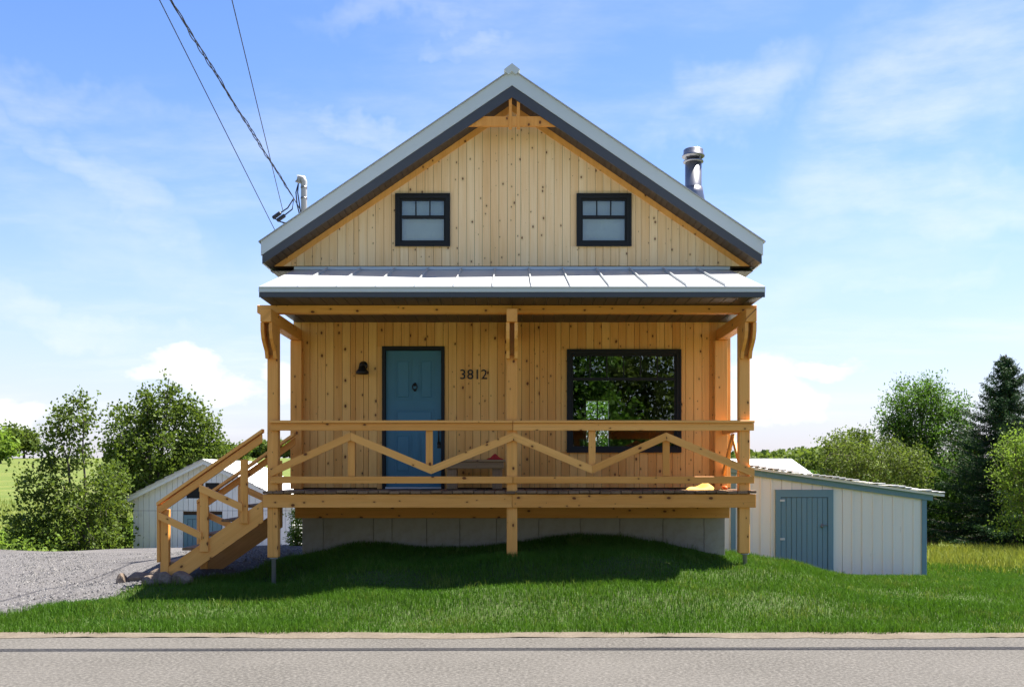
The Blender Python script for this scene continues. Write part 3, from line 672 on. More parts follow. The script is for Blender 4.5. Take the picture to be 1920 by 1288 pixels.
# ---------------------------------------------------------------- rocks, bench and small things on the porch
def rock(c, r, label, seed, flat=.7):
    bm = bmesh.new(); bmesh.ops.create_icosphere(bm, subdivisions=3, radius=1); rd = random.Random(seed)
    pl = [(Vector((rd.gauss(0, 1), rd.gauss(0, 1), rd.gauss(0, .8))).normalized(), rd.uniform(.62, .88)) for _ in range(11)]
    for v in bm.verts:
        n = v.co.normalized(); k = 1.0
        for p, h in pl:
            dd = n.dot(p)
            if dd > .05: k = min(k, h / dd)
        v.co = Vector((n.x * k * r[0], n.y * k * r[1], n.z * k * r[2]))
    me = bpy.data.meshes.new('rock'); bm.to_mesh(me); bm.free()
    o = link('rock', me, M['stone'], None, Matrix.Translation(c) @ Matrix.Rotation(rd.uniform(-.4, .4), 4, 'Z'))
    tag(o, label, 'rock', 'rocks at the foot of the stairs'); return o
for px, py, d, r, lab in ((262, 1089, 13.75, (.30, .2, .13), 'long flat brown rock lying on the gravel beside the stair foot'), (228, 1089, 13.6, (.09, .1, .11), 'small pale rock at the outer end of the flat rock by the stairs'),
                          (312, 1090, 13.35, (.14, .15, .15), 'rounded brown rock at the front of the pile under the newel post'), (341, 1086, 13.35, (.15, .15, .12), 'brown rock under the bottom end of the stair stringer'),
                          (283, 1093, 13.3, (.15, .13, .11), 'low brown rock between the flat rock and the rounded rock'), (304, 1078, 13.6, (.17, .17, .12), 'brown rock directly under the newel post of the stairs')):
    c = P(px, py, d); rock(c, r, lab, int(px))
bench = thing('bench', (-.55, -.4, DK), 'low weathered wooden bench standing against the wall beside the blue door', 'bench')
bz = PZ(862, 14.6); b0, b1 = PX(833, 14.6), PX(948, 14.6)
for k in range(3): box('seat_plank', b0, b1, -.6 + k * .13, -.475 + k * .13, bz - .03, bz, M['bench'], bench, .005, 'x')
box('apron', b0 + .03, b1 - .03, -.585, -.55, bz - .125, bz - .032, M['bench'], bench, .004, 'x')
box('apron', b0 + .03, b1 - .03, -.27, -.235, bz - .125, bz - .032, M['bench'], bench, .004, 'x')
for x in (b0 + .05, b1 - .19): box('leg', x, x + .14, -.548, -.272, DK + .006, bz - .032, M['bench'], bench, .005)
def cloth(name, c, r, mat, label, cat, seed):
    rd = np.random.default_rng(seed); n = 26; u = np.linspace(-1, 1, n); U, V = np.meshgrid(u, u)
    ph = rd.uniform(0, 6, 4)
    Z = r[2] * np.clip(1 - (U ** 2 + V ** 2) ** 1.2, 0, 1) * (.65 + .35 * np.sin(U * 5 + ph[0] + V * 2) + .3 * np.sin(V * 7 + ph[1])) + .004
    X = c[0] + U * r[0] * (1 + .12 * np.sin(V * 4 + ph[2])); Y = c[1] + V * r[1] * (1 + .15 * np.sin(U * 5 + ph[3]))
    o = sheet(name, X, Y, c[2] + np.clip(Z, .004, None), mat); tag(o, label, cat); return o
cloth('red_cloth', (PX(928, 14.6), -.42, bz), (.14, .12, .065), M['red'], 'crumpled red cloth lying on the bench seat', 'cloth', 2)
cloth('yellow_cloth', (PX(1318, 13.65), -1.32, DK + .008), (.26, .16, .075), M['yellow'], 'crumpled yellow cloth lying on the deck behind the bottom rail', 'cloth', 3)
cap = lathe('orange_bottle', [(.028, 0), (.03, .02), (.03, .11), (.012, .14), (.012, .17)], (PX(1360, 13.7), -1.2, DK + .036), M['orange'], None, 14, 'y'); tag(cap, 'small orange bottle lying on the deck beside the yellow cloth', 'bottle')

# ---------------------------------------------------------------- cream shed on the right
shed = thing('cream_shed', (5, 2.6, -.1), 'low cream painted shed with blue plank door and single sloping roof', 'shed')
SY = 1.5; d = SY - CAMY
sx0, sx1 = PX(1350, d), PX(1733, d); zl, zr_ = PZ(872, d), PZ(926, d)
stop = lambda x: zl + (zr_ - zl) * (x - sx0) / (sx1 - sx0)
SDOOR = (PX(1453, d), PX(1561, d), -.3, PZ(918, d))
prism('shed_body', [(sx0 + .02, -.35), (sx1 - .02, -.35), (sx1 - .02, stop(sx1) - .03), (sx0 + .02, stop(sx0) - .03)], SY + .03, SY + 3.0, M['shedwhite'], shed)
swall = box('front_wall', sx0 + .01, sx1 - .01, SY + .012, SY + .029, -.35, zr_ - .02, M['groove'], shed)
x = sx0; rd = random.Random(12)
while x < sx1 - .02:
    w = min(rd.choice((.165, .168, .162, .17)), sx1 - x); a, b = x + .003, x + w - .003
    lo = -.35
    if a + .006 < SDOOR[0] < b: prism('board', [(a, -.35), (SDOOR[0] + .01, -.35), (SDOOR[0] + .01, SDOOR[3] - .021), (a, SDOOR[3] - .021)], SY - .013, SY + .011, M['shedwhite'], swall)
    if a < SDOOR[1] < b - .006: prism('board', [(SDOOR[1] - .01, -.35), (b, -.35), (b, SDOOR[3] - .021), (SDOOR[1] - .01, SDOOR[3] - .021)], SY - .013, SY + .011, M['shedwhite'], swall)
    if b > SDOOR[0] + .004 and a < SDOOR[1] - .004: lo = SDOOR[3] - .02
    prism('board', [(a, lo), (b, lo), (b, stop(b) - .01), (a, stop(a) - .01)], SY - .012 - rd.random() * .005, SY + .011, M['shedwhite'], swall)
    if lo < 0: box('batten', b - .012, b + .016, SY - .026, SY - .0172, -.35, stop(b) - .02, M['shedwhite'], swall, .002)
    x += w
for px in (1369.5, 1727): box('corner_trim', PX(px, d), PX(px + 9, d), SY - .04, SY - .0265, -.35, stop(PX(px + 5, d)) - .09, M['shedblue'], shed, .003)
beam('verge_board', (sx0 - .02, SY - .05, stop(sx0) - .045), (sx1 + .12, SY - .05, stop(sx1 + .12) - .045), .095, .025, M['shedblue'], shed, .003)
rp = prism('shed_roof', [(sx0 - .05, stop(sx0 - .05)), (sx1 + .28, stop(sx1 + .28)), (sx1 + .28, stop(sx1 + .28) + .04), (sx0 - .05, stop(sx0 - .05) + .04)], SY - .12, SY + 3.1, M['barnroof'], shed)
rd = random.Random(3)
for k in range(34):       # curled shingle edges along the verge
    xa = sx0 - .03 + k * (sx1 - sx0 + .3) / 34; xb = xa + .11
    box('shingle', xa, xb, SY - .15 - rd.random() * .02, SY + .2, stop(xa) + .041 + rd.random() * .006, stop(xa) + .052 + rd.random() * .018, M['barnroof'], rp, .002)
d0, d1, _, dt = SDOOR; db = -.17
fr = boxes('door_frame', [(d0, d0 + .085, SY - .045, SY + .0, db, dt), (d1 - .085, d1, SY - .045, SY + .0, db, dt), (d0 - .01, d1 + .01, SY - .05, SY + .0, dt + .002, dt + .0), (d0 + .085, d1 - .085, SY - .043, SY, dt - .12, dt)], M['shedblue'], shed)
sdo = boxes('shed_door', [(d0 + .09, d1 - .09, SY - .012, SY + .0, db, dt - .125)], M['groove'], shed)
npk = 9; w = (d1 - d0 - .18) / npk
for k in range(npk): box('plank', d0 + .09 + k * w + .003, d0 + .09 + (k + 1) * w - .003, SY - .034 - random.random() * .004, SY - .0125, db, dt - .128, M['shedblue'], sdo, .003)
for py in (938, 1010): box('hinge', d0 + .07, d0 + .15, SY - .052, SY - .046, PZ(py, d) - .018, PZ(py, d) + .018, M['whitemetal'], sdo, .002)
hz_ = PZ(984, d); tube('hasp', [(d1 - .20, SY - .055, hz_ + .015), (d1 - .15, SY - .06, hz_), (d1 - .09, SY - .055, hz_)], .008, M['steel'], sdo, 6)
lathe('padlock', [(.022, 0), (.026, .006), (.022, .02)], (d1 - .185, SY - .04, hz_ - .02), M['steel'], sdo, 10, 'y')
# white roofed building further back on the right
fb = thing('far_outbuilding', (PX(1440, 32), 18, -.6), 'bright white metal roof of an outbuilding rising behind the cream shed', 'outbuilding')
fz = PZ(859, 32); fe = PZ(892, 32); xa, xb = PX(1330, 32), PX(1500, 32)
mesh('roof', [(xa, 18, fz), (xb, 18, fz), (PX(1533, 30), 15.2, fe), (xa, 15.2, fe), (xa, 18, fz - .08), (xb, 18, fz - .08), (PX(1533, 30), 15.2, fe - .08), (xa, 15.2, fe - .08)], [(0, 1, 2, 3), (4, 5, 6, 7), (0, 1, 5, 4), (1, 2, 6, 5), (2, 3, 7, 6), (3, 0, 4, 7)], M['farroof'], fb)
mesh('wall', [(xa + .1, 17.9, -1), (xb, 17.9, -1), (PX(1533, 30) - .3, 15.5, -1), (xa + .1, 15.5, -1), (xa + .1, 17.9, fz - .1), (xb, 17.9, fz - .1), (PX(1533, 30) - .3, 15.5, fe), (xa + .1, 15.5, fe)], [(0, 1, 2, 3), (4, 5, 6, 7), (0, 1, 5, 4), (1, 2, 6, 5), (2, 3, 7, 6), (3, 0, 4, 7)], M['shedwhite'], fb)

# ---------------------------------------------------------------- peeling white barn on the left
barn = thing('white_barn', (PX(400, 28), 15, -.5), 'small old barn of peeling white boards with a blue door behind the stairs', 'barn')
D = 28.0; BY = D + CAMY
bx0, bx1 = PX(250, D), PX(549, D); apx, apz = PX(385, D), PZ(864, D)
btop = lambda x: apz - .5 * abs(x - apx)
prism('barn_body', [(bx0 + .03, -1), (bx1 - .03, -1), (bx1 - .03, btop(bx1) - .05), (apx, apz - .05), (bx0 + .03, btop(bx0) - .05)], BY + .03, BY + 5, M['barnwhite'], barn)
bwall = box('front_wall', bx0 + .02, bx1 - .02, BY + .011, BY + .029, -1, 1.0, M['groove'], barn)
BD = (PX(345, D), PX(416, D), -1, PZ(965, D)); BWn = (PX(350, D), PX(411, D), PZ(934, D), PZ(905, D)); seam = PZ(957, D)
x = bx0; rd = random.Random(21)
while x < bx1 - .02:
    w = min(rd.uniform(.13, .19), bx1 - x); a, b = x + .004, x + w - .004; t = btop
    spans = [[-1, seam - .004], [seam + .004, None]]
    if b > BD[0] + .02 and a < BD[1] - .02: spans[0] = [seam - .02, seam - .004]
    for lo, hi in spans:
        th = BY - .012 - rd.random() * .012
        if hi is not None: box('board', a, b, th, BY + .01, lo + (rd.random() * .03 if lo < -.5 else 0), hi, M['barnwhite'], bwall, .003)
        else:
            if b > BWn[0] + .03 and a < BWn[1] - .03:
                box('board', a, b, th, BY + .01, lo, BWn[2], M['barnwhite'], bwall, .003); lo = BWn[3]
            poly = [(a, lo), (b, lo), (b, t(b) - .02)] + ([(apx, t(apx) - .02)] if a < apx < b else []) + [(a, t(a) - .02)]
            prism('board', poly, th, BY + .01, M['barnwhite'], bwall)
    x += w
boxes('opening_dark_slab', [(BWn[0], BWn[1], BY - .002, BY + .0095, BWn[2], BWn[3])], M['black'], barn)  # black slab painting in the darkness inside the opening
beam('broken_slat', (BWn[0] + .5, BY - .02, BWn[2] + .15), (BWn[0] + .5, BY - .02, BWn[3]), .05, .02, M['barnwhite'], barn)
bfr = boxes('door_frame', [(BD[0], BD[0] + .11, BY - .04, BY, BD[2], BD[3]), (BD[1] - .11, BD[1], BY - .04, BY, BD[2], BD[3]), (BD[0] + .11, BD[1] - .11, BY - .04, BY, BD[3] - .11, BD[3])], M['shedblue'], barn)
bdo = boxes('barn_door', [(BD[0] + .11, BD[1] - .11, BY - .005, BY, BD[2], BD[3] - .11)], M['groove'], barn)
w = (BD[1] - BD[0] - .22) / 6
for k in range(6): box('plank', BD[0] + .11 + k * w + .005, BD[0] + .11 + (k + 1) * w - .005, BY - .026, BY - .0055, BD[2], BD[3] - .115, M['shedblue'], bdo, .003)
for s, xe in ((-1, bx0 - .36), (1, bx1 + .12)):
    rs = prism('roof_slope', [(apx, apz + .0), (xe, btop(xe)), (xe, btop(xe) + .045), (apx, apz + .045)], BY - .22, BY + 5.2, M['barnroof'], barn)
    for k in range(9):
        f0 = k / 9; xa = apx + (xe - apx) * f0; xb = apx + (xe - apx) * (f0 + 1 / 9) * 1.0
        prism('roof_sheet', [(xa, btop(xa) + .047), (xb, btop(xb) + .060), (xb, btop(xb) + .072), (xa, btop(xa) + .052)], BY - .25, BY + 5.22, M['barnroof'], rs)
    prism('barge_board', [(apx, apz - .002), (xe, btop(xe) - .002), (xe, btop(xe) - .09), (apx, apz - .09)], BY - .20, BY - .17, M['barnwhite'], barn)
box('eave_beam', bx0 - .30, bx0 - .22, BY - .15, BY + 4.9, btop(bx0 - .26) - .2, btop(bx0 - .26) - .1, M['barnwhite'], barn, .004, 'y')

# ---------------------------------------------------------------- trees and shrubs
def leaves_mesh(name, c, size, mat, parent, aspect=.65, up=.0, seed=0):
    rg = np.random.default_rng(seed); n = len(c)
    u = rg.standard_normal((n, 3)); u[:, 2] -= up; u /= np.linalg.norm(u, axis=1)[:, None]
    v = rg.standard_normal((n, 3)); v -= (v * u).sum(1)[:, None] * u; v /= np.linalg.norm(v, axis=1)[:, None]
    nn = np.cross(u, v); s = (size * rg.uniform(.65, 1.25, n))[:, None]
    a = c - u * s * .5; b = c + v * s * .5 * aspect + nn * s * .08; e = c + u * s * .5; f = c - v * s * .5 * aspect + nn * s * .08
    vs = np.stack([a, b, e, f], 1).reshape(-1, 3).astype(np.float32)
    o0 = vs.mean(0); me = bpy.data.meshes.new(name)
    me.vertices.add(4 * n); me.vertices.foreach_set('co', (vs - o0).ravel())
    me.loops.add(4 * n); me.loops.foreach_set('vertex_index', np.arange(4 * n, dtype=np.int32))
    me.polygons.add(n); me.polygons.foreach_set('loop_start', np.arange(0, 4 * n, 4, dtype=np.int32)); me.polygons.foreach_set('loop_total', np.full(n, 4, np.int32))
    me.update(calc_edges=True); me.validate()
    return link(name, me, mat, parent, Matrix.Translation(o0.tolist()))
def tree(name, base, lobes, nleaf, size, mat, label, cat='tree', group=None, trunk_r=.06, stems=1, aspect=.65, up=.3, seed=1, spread=.16, per=16, leader=True):
    """lobes: (centre, (rx, ry, rz), weight); leaves hang in sprays off real twigs"""
    rg = np.random.default_rng(seed); base = Vector(base)
    t = thing(name, base, label, cat, group)
    wts = np.array([l[2] * l[1][0] * l[1][1] * l[1][2] for l in lobes]) ** .75; wts /= wts.sum()
    ntw = max(4, nleaf // per); vs, fs = [], []
    def add(pts, rad, seg=5):
        v, f = tubedata(pts, rad, seg, False); b = len(vs); vs.extend(v); fs.extend([tuple(b + i for i in q) for q in f])
    tops = []
    for s in range(stems):
        a = Vector((rg.normal(0, .12) * s, rg.normal(0, .12) * s, 0)); main = lobes[min(s, len(lobes) - 1)][0]
        tip = Vector(main) + Vector((0, 0, lobes[min(s, len(lobes) - 1)][1][2] * .75))
        pts = [base + a + Vector((0, 0, -.1))]
        for k in range(1, 7):
            q = base + a + (tip - base - a) * (k / 6); pts.append(q + Vector((rg.normal(0, .04), rg.normal(0, .04), 0)) * (1 if k < 6 else 0))
        add(pts, [trunk_r * (1 - .85 * k / 6) for k in range(7)], 8); tops.append(pts)
    limbs = []
    for c, r, w in lobes:
        c = Vector(c); pts = tops[int(rg.integers(len(tops)))]
        j = min(range(len(pts)), key=lambda i: (pts[i] - (c - Vector((0, 0, (c - base).z * .35)))).length); st = pts[j]
        mid = st.lerp(c, .5) + Vector((rg.normal(0, .1), rg.normal(0, .1), .08)); add([st, mid, c], [trunk_r * .45, trunk_r * .3, trunk_r * .12], 5); limbs += [(st, mid), (mid, c)]
    cs = []
    li = rg.choice(len(lobes), ntw, p=wts)
    for i in li:
        c, r, w = lobes[i]; dvec = rg.standard_normal(3); dvec /= np.linalg.norm(dvec); rr = rg.uniform(.25, 1) ** .55 * rg.uniform(.82, 1.12)
        p = np.array(c) + dvec * np.array(r) * rr
        if p[2] < base.z + .05: continue
        dirv = dvec * .7 + rg.standard_normal(3) * .5 + np.array([0, 0, .25]); dirv /= np.linalg.norm(dirv)
        L = spread * rg.uniform(.7, 1.9); q = p - dirv * L * 1.2
        if rg.random() < .35: add([Vector(q), Vector(p + dirv * L * .8)], [.006, .002], 3)
        m = max(3, int(per * rg.uniform(.5, 1.5))); tt = rg.uniform(-.9, 1, m)[:, None]
        cs.append(p + dirv * L * tt + rg.standard_normal((m, 3)) * spread * .42)
    cs = np.concatenate(cs)
    mesh('trunk', vs, fs, M['bark'], t, True)
    leaves_mesh('crown', cs, size, mat, t, aspect, up, seed + 50); return t
def lob(px, py, d, rx, ry, w=1.0, dep=None):
    k = d / F; return (tuple(P(px, py, d)), (rx * k, (dep or (rx + ry) / 2) * k, ry * k), w)
def B(px, d): x = PX(px, d); return (x, CAMY + d, gz(x, CAMY + d))
tree('aspen_tree', B(165, 24.5), [lob(150, 775, 24.5, 32, 40), lob(108, 800, 24.5, 28, 40), lob(120, 850, 24.6, 55, 40, .8), lob(75, 905, 24.3, 50, 45, .7), lob(150, 950, 24.3, 75, 45), lob(50, 985, 24.2, 55, 40), lob(150, 1005, 24.2, 90, 35, 1), lob(190, 920, 24.5, 40, 55, .8)],
     9500, .088, M['leaf_aspen'], 'slender young aspen with sparse upright twin tops at the edge of the gravel', 'tree', 'young aspens by the driveway', .045, 2, .8, .3, 11, .15, 12)
tree('aspen_tree', B(290, 35), [lob(310, 775, 35, 50, 45), lob(316, 733, 35, 16, 26), lob(272, 748, 35, 15, 24), lob(362, 762, 35, 16, 28), lob(245, 800, 35, 46, 45), lob(375, 810, 35, 38, 48), lob(300, 850, 35, 105, 50), lob(240, 890, 35, 60, 55), lob(370, 865, 35, 55, 45), lob(320, 920, 35, 80, 60), lob(218, 835, 35, 32, 32, .8), lob(400, 850, 35, 28, 30, .8)],
     24000, .115, M['leaf_aspen'], 'broad bushy young aspen with several pointed tops standing behind the white barn', 'tree', 'young aspens by the driveway', .09, 3, .8, .3, 12, .2, 14)
tree('leafy_shrub', B(205, 27.5), [lob(200, 960, 27.5, 40, 50), lob(212, 905, 27.5, 26, 40), lob(205, 1005, 27.5, 42, 28)], 5000, .088, M['leaf_aspen'], 'dark green bush crowding the left eave of the white barn', 'shrub', None, .04, 3, .8, .2, 19, .15, 14)
tree('small_tree', B(440, 36), [lob(440, 860, 36, 30, 28), lob(415, 850, 36, 22, 20)], 3000, .10, M['leaf_aspen'], 'small leafy tree showing above the barn roof beside the handrail', 'tree', None, .05, 1, .8, .2, 13)
tree('ash_tree', B(1742, 27), [lob(1712, 748, 27, 46, 34), lob(1745, 735, 27, 28, 22), lob(1682, 792, 27, 34, 32), lob(1660, 830, 27, 22, 22), lob(1765, 775, 27, 36, 34), lob(1730, 815, 27, 62, 40), lob(1803, 778, 27, 18, 36), lob(1800, 835, 27, 26, 36), lob(1700, 850, 27, 40, 30), lob(1755, 900, 26.6, 60, 60, .75), lob(1765, 960, 26.4, 48, 50, .7), lob(1720, 870, 27, 40, 50, .6)],
     30000, .085, M['leaf_ash'], 'tall round crowned ash tree with fine bright leaves behind the shed corner', 'tree', None, .075, 3, .42, .5, 14, .22, 22)
tree('leafy_shrub', B(1650, 24), [lob(1650, 865, 24, 75, 45), lob(1590, 860, 24, 42, 45), lob(1710, 880, 24, 40, 45), lob(1640, 930, 24, 90, 60)], 15000, .06, M['leaf_bush'], 'dense olive green shrub swelling up behind the cream shed roof', 'shrub', None, .05, 3, .6, .2, 15, .14, 18)
tree('leafy_shrub', B(1565, 27), [lob(1565, 840, 27, 28, 32), lob(1575, 880, 27, 40, 40)], 4500, .07, M['leaf_bush'], 'upright light green shrub beside the bright white outbuilding roof', 'shrub', None, .04, 2, .6, .2, 16)
tree('small_tree', B(1612, 31), [lob(1608, 828, 31, 26, 24), lob(1615, 860, 31, 36, 30)], 3500, .085, M['leaf_aspen'], 'small dark topped tree poking up between the two shrubs', 'tree', None, .04, 1, .7, .2, 17)
tree('lime_green_tree', B(1925, 22), [lob(1905, 850, 22, 42, 40), lob(1925, 910, 22, 60, 60), lob(1915, 975, 22, 50, 45, .6), lob(1960, 860, 22, 60, 70)], 9500, .075, M['leaf_lime'], 'yellow green young tree with drooping leaves in front of the spruce', 'tree', None, .05, 2, .4, .6, 18, .17, 18)
def spruce(base, h, r, label, seed, n=46):
    rg = np.random.default_rng(seed); base = Vector(base); t = thing('spruce_tree', base, label, 'tree', 'dark spruces on the right'); vs, fs, cs = [], [], []
    v, f = tubedata([base + Vector((0, 0, -.1)), base + Vector((.03, 0, h * .5)), base + Vector((0, 0, h))], [.09, .05, .008], 8); vs += v; fs += f
    nb = int(h * 64)
    for i in range(nb):
        k = (i + rg.random()) / nb; z = .25 + k * (h - .3); L = r * (1 - k) ** .8 * rg.uniform(.65, 1.15) + .06; q = rg.uniform(0, 6.283)
        s = base + Vector((0, 0, z)); dv = Vector((math.cos(q), math.sin(q), 0)); mid = s + dv * L * .55 + Vector((0, 0, -.10 * L)); e = s + dv * L + Vector((0, 0, -.06 * L + .10 * L * k * 3))
        b = len(vs); v, f = tubedata([s, mid, e], [.014, .009, .003], 4, False); vs += v; fs += [tuple(b + j for j in g) for g in f]
        m = int(60 + 190 * L); u = rg.uniform(.12, 1, m)[:, None]
        pts = np.where(u < .55, np.array(s) + (np.array(mid) - np.array(s)) * u / .55, np.array(mid) + (np.array(e) - np.array(mid)) * (u - .55) / .45)
        wdt = .05 + .20 * L * (1 - np.abs(u - .45)) * .8; sd_ = np.array([-math.sin(q), math.cos(q), 0])
        cs.append(pts + sd_ * rg.normal(0, .5, (m, 1)) * wdt + np.array([0, 0, -1]) * np.abs(rg.normal(0, .05, (m, 1))) + rg.standard_normal((m, 3)) * .018)
    mesh('trunk', vs, fs, M['bark'], t, True); leaves_mesh('crown', np.concatenate(cs), .085, M['needle'], t, .22, .35, seed + 9); return t
b = B(1885, 25); spruce(b, PZ(664, 25) - b[2], 2.45, 'tall dark pointed spruce rising beside the ash tree', 31)
b = B(1950, 27.5); spruce(b, PZ(735, 27.5) - b[2], 2.2, 'second dark spruce standing behind the yellow green young tree', 32)
b = B(1830, 30); spruce(b, PZ(820, 30) - b[2], 1.8, 'shorter dark spruce filling the gap between ash and tall spruce', 33)
# far trees on the crest of the field
for px, py, d, rx, ry, mt, lab, sd_ in ((45, 822, 190, 30, 22, 'leaf_bush', 'round dark tree on the crest of the field beyond the aspens', 41), (10, 822, 185, 22, 22, 'leaf_aspen', 'grey green tree on the field crest beside the round dark one', 42), (0, 836, 150, 22, 18, 'leaf_lime', 'bright yellow green bush on the field in front of the crest trees', 43)):
    tree('field_tree', B(px, d), [lob(px, py, d, rx, ry), lob(px - rx * .5, py + ry * .4, d, rx * .6, ry * .6), lob(px + rx * .5, py + ry * .5, d, rx * .6, ry * .5)], 2600, .55, M[mt], lab, 'tree', 'trees on the field crest', .25, 1, .8, 0, sd_, .9, 14)
def woods(name, px0, px1, d, tops, n, size, mat, label, seed):
    rg = np.random.default_rng(seed); px = rg.uniform(px0, px1, n); x = (px - 960) * d / F; y = CAMY + d + rg.uniform(-4, 12, n)
    tp = np.interp(px, np.linspace(px0, px1, len(tops)), tops) + 5 * np.sin(px * .35) + 3 * np.sin(px * .9 + 1); zt = CAMZ + (HOR - tp) * d / F; zb = hgt(x, y)
    z = zb + (zt - zb) * rg.uniform(.0, 1, n) ** .6
    o = leaves_mesh(name, np.stack([x, y, z], 1), size, mat, None, .8, 0, seed); tag(o, label, None, None, 'stuff')
woods('distant_woods', 395, 620, 200, (852, 842, 834, 830, 838, 836), 9000, 1.0, M['leaf_bush'], 'far belt of woods on the horizon beyond the barn', 51)
woods('distant_woods', 1330, 1580, 75, (848, 852, 850, 846, 838), 9000, .4, M['leaf_bush'], 'belt of woods behind the bright white outbuilding roof', 52)
woods('undergrowth', 1560, 2050, 33, (900, 880, 900, 870, 860, 880), 15000, .13, M['leaf_ash'], 'mass of undergrowth filling the gaps behind the trees on the right', 53)
woods('undergrowth', -120, 236, 27, (1000, 1003, 990, 1005, 995, 985), 9000, .10, M['leaf_lime'], 'mass of low leafy undergrowth at the back edge of the gravel', 54)
# trees across the road: the big window mirrors them
for k, (x, y, h, mt) in enumerate(((2.6, -30, 9.6, 'leaf_ash'), (6.2, -32, 9.8, 'leaf_bush'), (-2.5, -32, 9.4, 'leaf_ash'), (11.5, -34, 7.0, 'leaf_lime'), (-9.5, -33, 9, 'leaf_bush'))):
    z = gz(x, y); lobs = [((x, y, z + h * .72), (2.1, 1.9, h * .26), 1), ((x - 1.3, y, z + h * .45), (1.6, 1.6, h * .25), 1), ((x + 1.4, y + .3, z + h * .42), (1.6, 1.6, h * .25), 1), ((x, y + .4, z + h * .22), (2.2, 1.6, h * .2), .8)]
    tree('roadside_tree', (x, y, z), lobs, 12000, .24, M[mt], ('tall leafy tree across the road facing the blue door and bench', 'olive leafy tree across the road facing the big window', 'bright leafy tree across the road facing the stairs', 'lower yellow green tree across the road facing the shed', 'olive leafy tree across the road facing the barn')[k], 'tree', 'trees across the road', .16, 1, .7, .2, 60 + k, .4, 18)
tree('tall_weeds', B(557, 21), [lob(557, 985, 21, 12, 45), lob(556, 1020, 21, 14, 25)], 2500, .06, M['leaf_lime'], 'bright green tall weeds squeezed between the barn and the house corner', 'plant', None, .012, 3, .4, .1, 72, .10, 14)
x, y = 1.9, 13.0
tree('leafy_shrub', (x, y, gz(x, y)), [((x, y, 1.2), (1.6, .9, 1.3), 1), ((x + .3, y, 2.8), (1.5, .9, 1.4), 1)], 16000, .10, M['leaf_ash'], 'bright shrub behind the house seen through its back window', 'shrub', None, .05, 2, .6, .2, 71)

# ---------------------------------------------------------------- overhead lines
pole = thing('utility_pole', (-4.15, -12, 0), 'wooden utility pole across the road carrying the service wires', 'pole')
tube('shaft', [(-4.15, -12, -.3), (-4.15, -12, 4), (-4.15, -12, 9.2)], [.15, .13, .11], M['bark'], pole, 14)
pole2 = thing('utility_pole', (-1.08, -17.1, 0), 'second wooden pole across the road holding the far end of the thin crossing wire', 'pole')
tube('shaft', [(-1.08, -17.1, -.3), (-1.08, -17.1, 4), (-1.08, -17.1, 8)], [.15, .13, .11], M['bark'], pole2, 14)
def sag(a, b, s, n=26):
    a, b = Vector(a), Vector(b); return [a.lerp(b, t) - Vector((0, 0, s * 4 * t * (1 - t))) for t in np.linspace(0, 1, n)]
S = P(551, 372, 17) + Vector((0, 0, 0)); E = Vector((-4.17, -11.9, 8.35))
path = sag(S, E, .10, 160)
drop = thing('service_drop', S, 'thick twisted black service cable running from the pole to the mast', 'cable')
for k in range(3):
    pts = []
    for i, p in enumerate(path):
        t = i / 159; q = t * 2 * math.pi * 16 + k * 2.094; r = .013 + .008 * math.sin(t * 40 + k * 1.3)
        r *= min(1, i / 8); pts.append(p + Vector((math.cos(q) * r, 0, math.sin(q) * r)))
    tube('strand', pts, .0065, M['cable'], drop, 5)
for k, (a, b) in enumerate(((519, 404), (527, 409))):
    e = P(a, b, 17); tube('jumper', [S, S.lerp(e, .5) + Vector((.04 * (k + 1), 0, -.02)), e], .011, M['cable'], drop, 6)
    beam('splice', e + Vector((.07, 0, .05)), e - Vector((.07, 0, .05)), .06, .06, M['cable'], drop, .015)
    tube('lead', [e - Vector((.06, 0, .04)), P(a + 6, 416 + k * 3, 17), P(540, 419, 17), P(556, 410 + k * 5, 17), Vector((mx - .03, my, PZ(412, 17)))], .010, M['cable'], drop, 6)
    tube('lead', [Vector((mx - .09, my - .02, PZ(345, 17))), Vector((mx - .13 + k * .03, my - .03, PZ(362, 17))), Vector((mx - .11 + k * .04, my - .03, PZ(385, 17))), Vector((mx - .06 + k * .02, my - .02, PZ(408, 17)))], .011, M['cable'], drop, 6)
beam('insulator_clamp', S, Vector((mx - .03, my, PZ(400, 17))), .015, .015, M['steel'], drop, .002)
w1 = tube('phone_wire', sag((-3.61, 2.6, 4.86), (-4.08, -11.9, 9.08), .0, 30), .006, M['cable'], None, 5)
tag(w1, 'thin straight wire dropping behind the left tip of the gable roof', 'wire')
w2 = tube('phone_wire', sag(P(531, 398, 17), (-1.08, -17, 7.6), .05, 30), .006, M['cable'], None, 5)
tag(w2, 'thin wire crossing above the twisted service cable and ending at the mast', 'wire')
for k, (zc, yc, r, lab) in enumerate(((7.25, -4.16, .032, 'overhead cable running along the road, shading a dark line onto the asphalt'), (7.45, -4.04, .026, 'upper overhead cable running along the road above the first one'))):
    c = tube('overhead_cable', [(x, yc + .012 * x, zc + .0008 * x * x) for x in np.linspace(-45, 45, 40)], r, M['cable'], None, 6); tag(c, lab, 'cable', 'cables along the road')

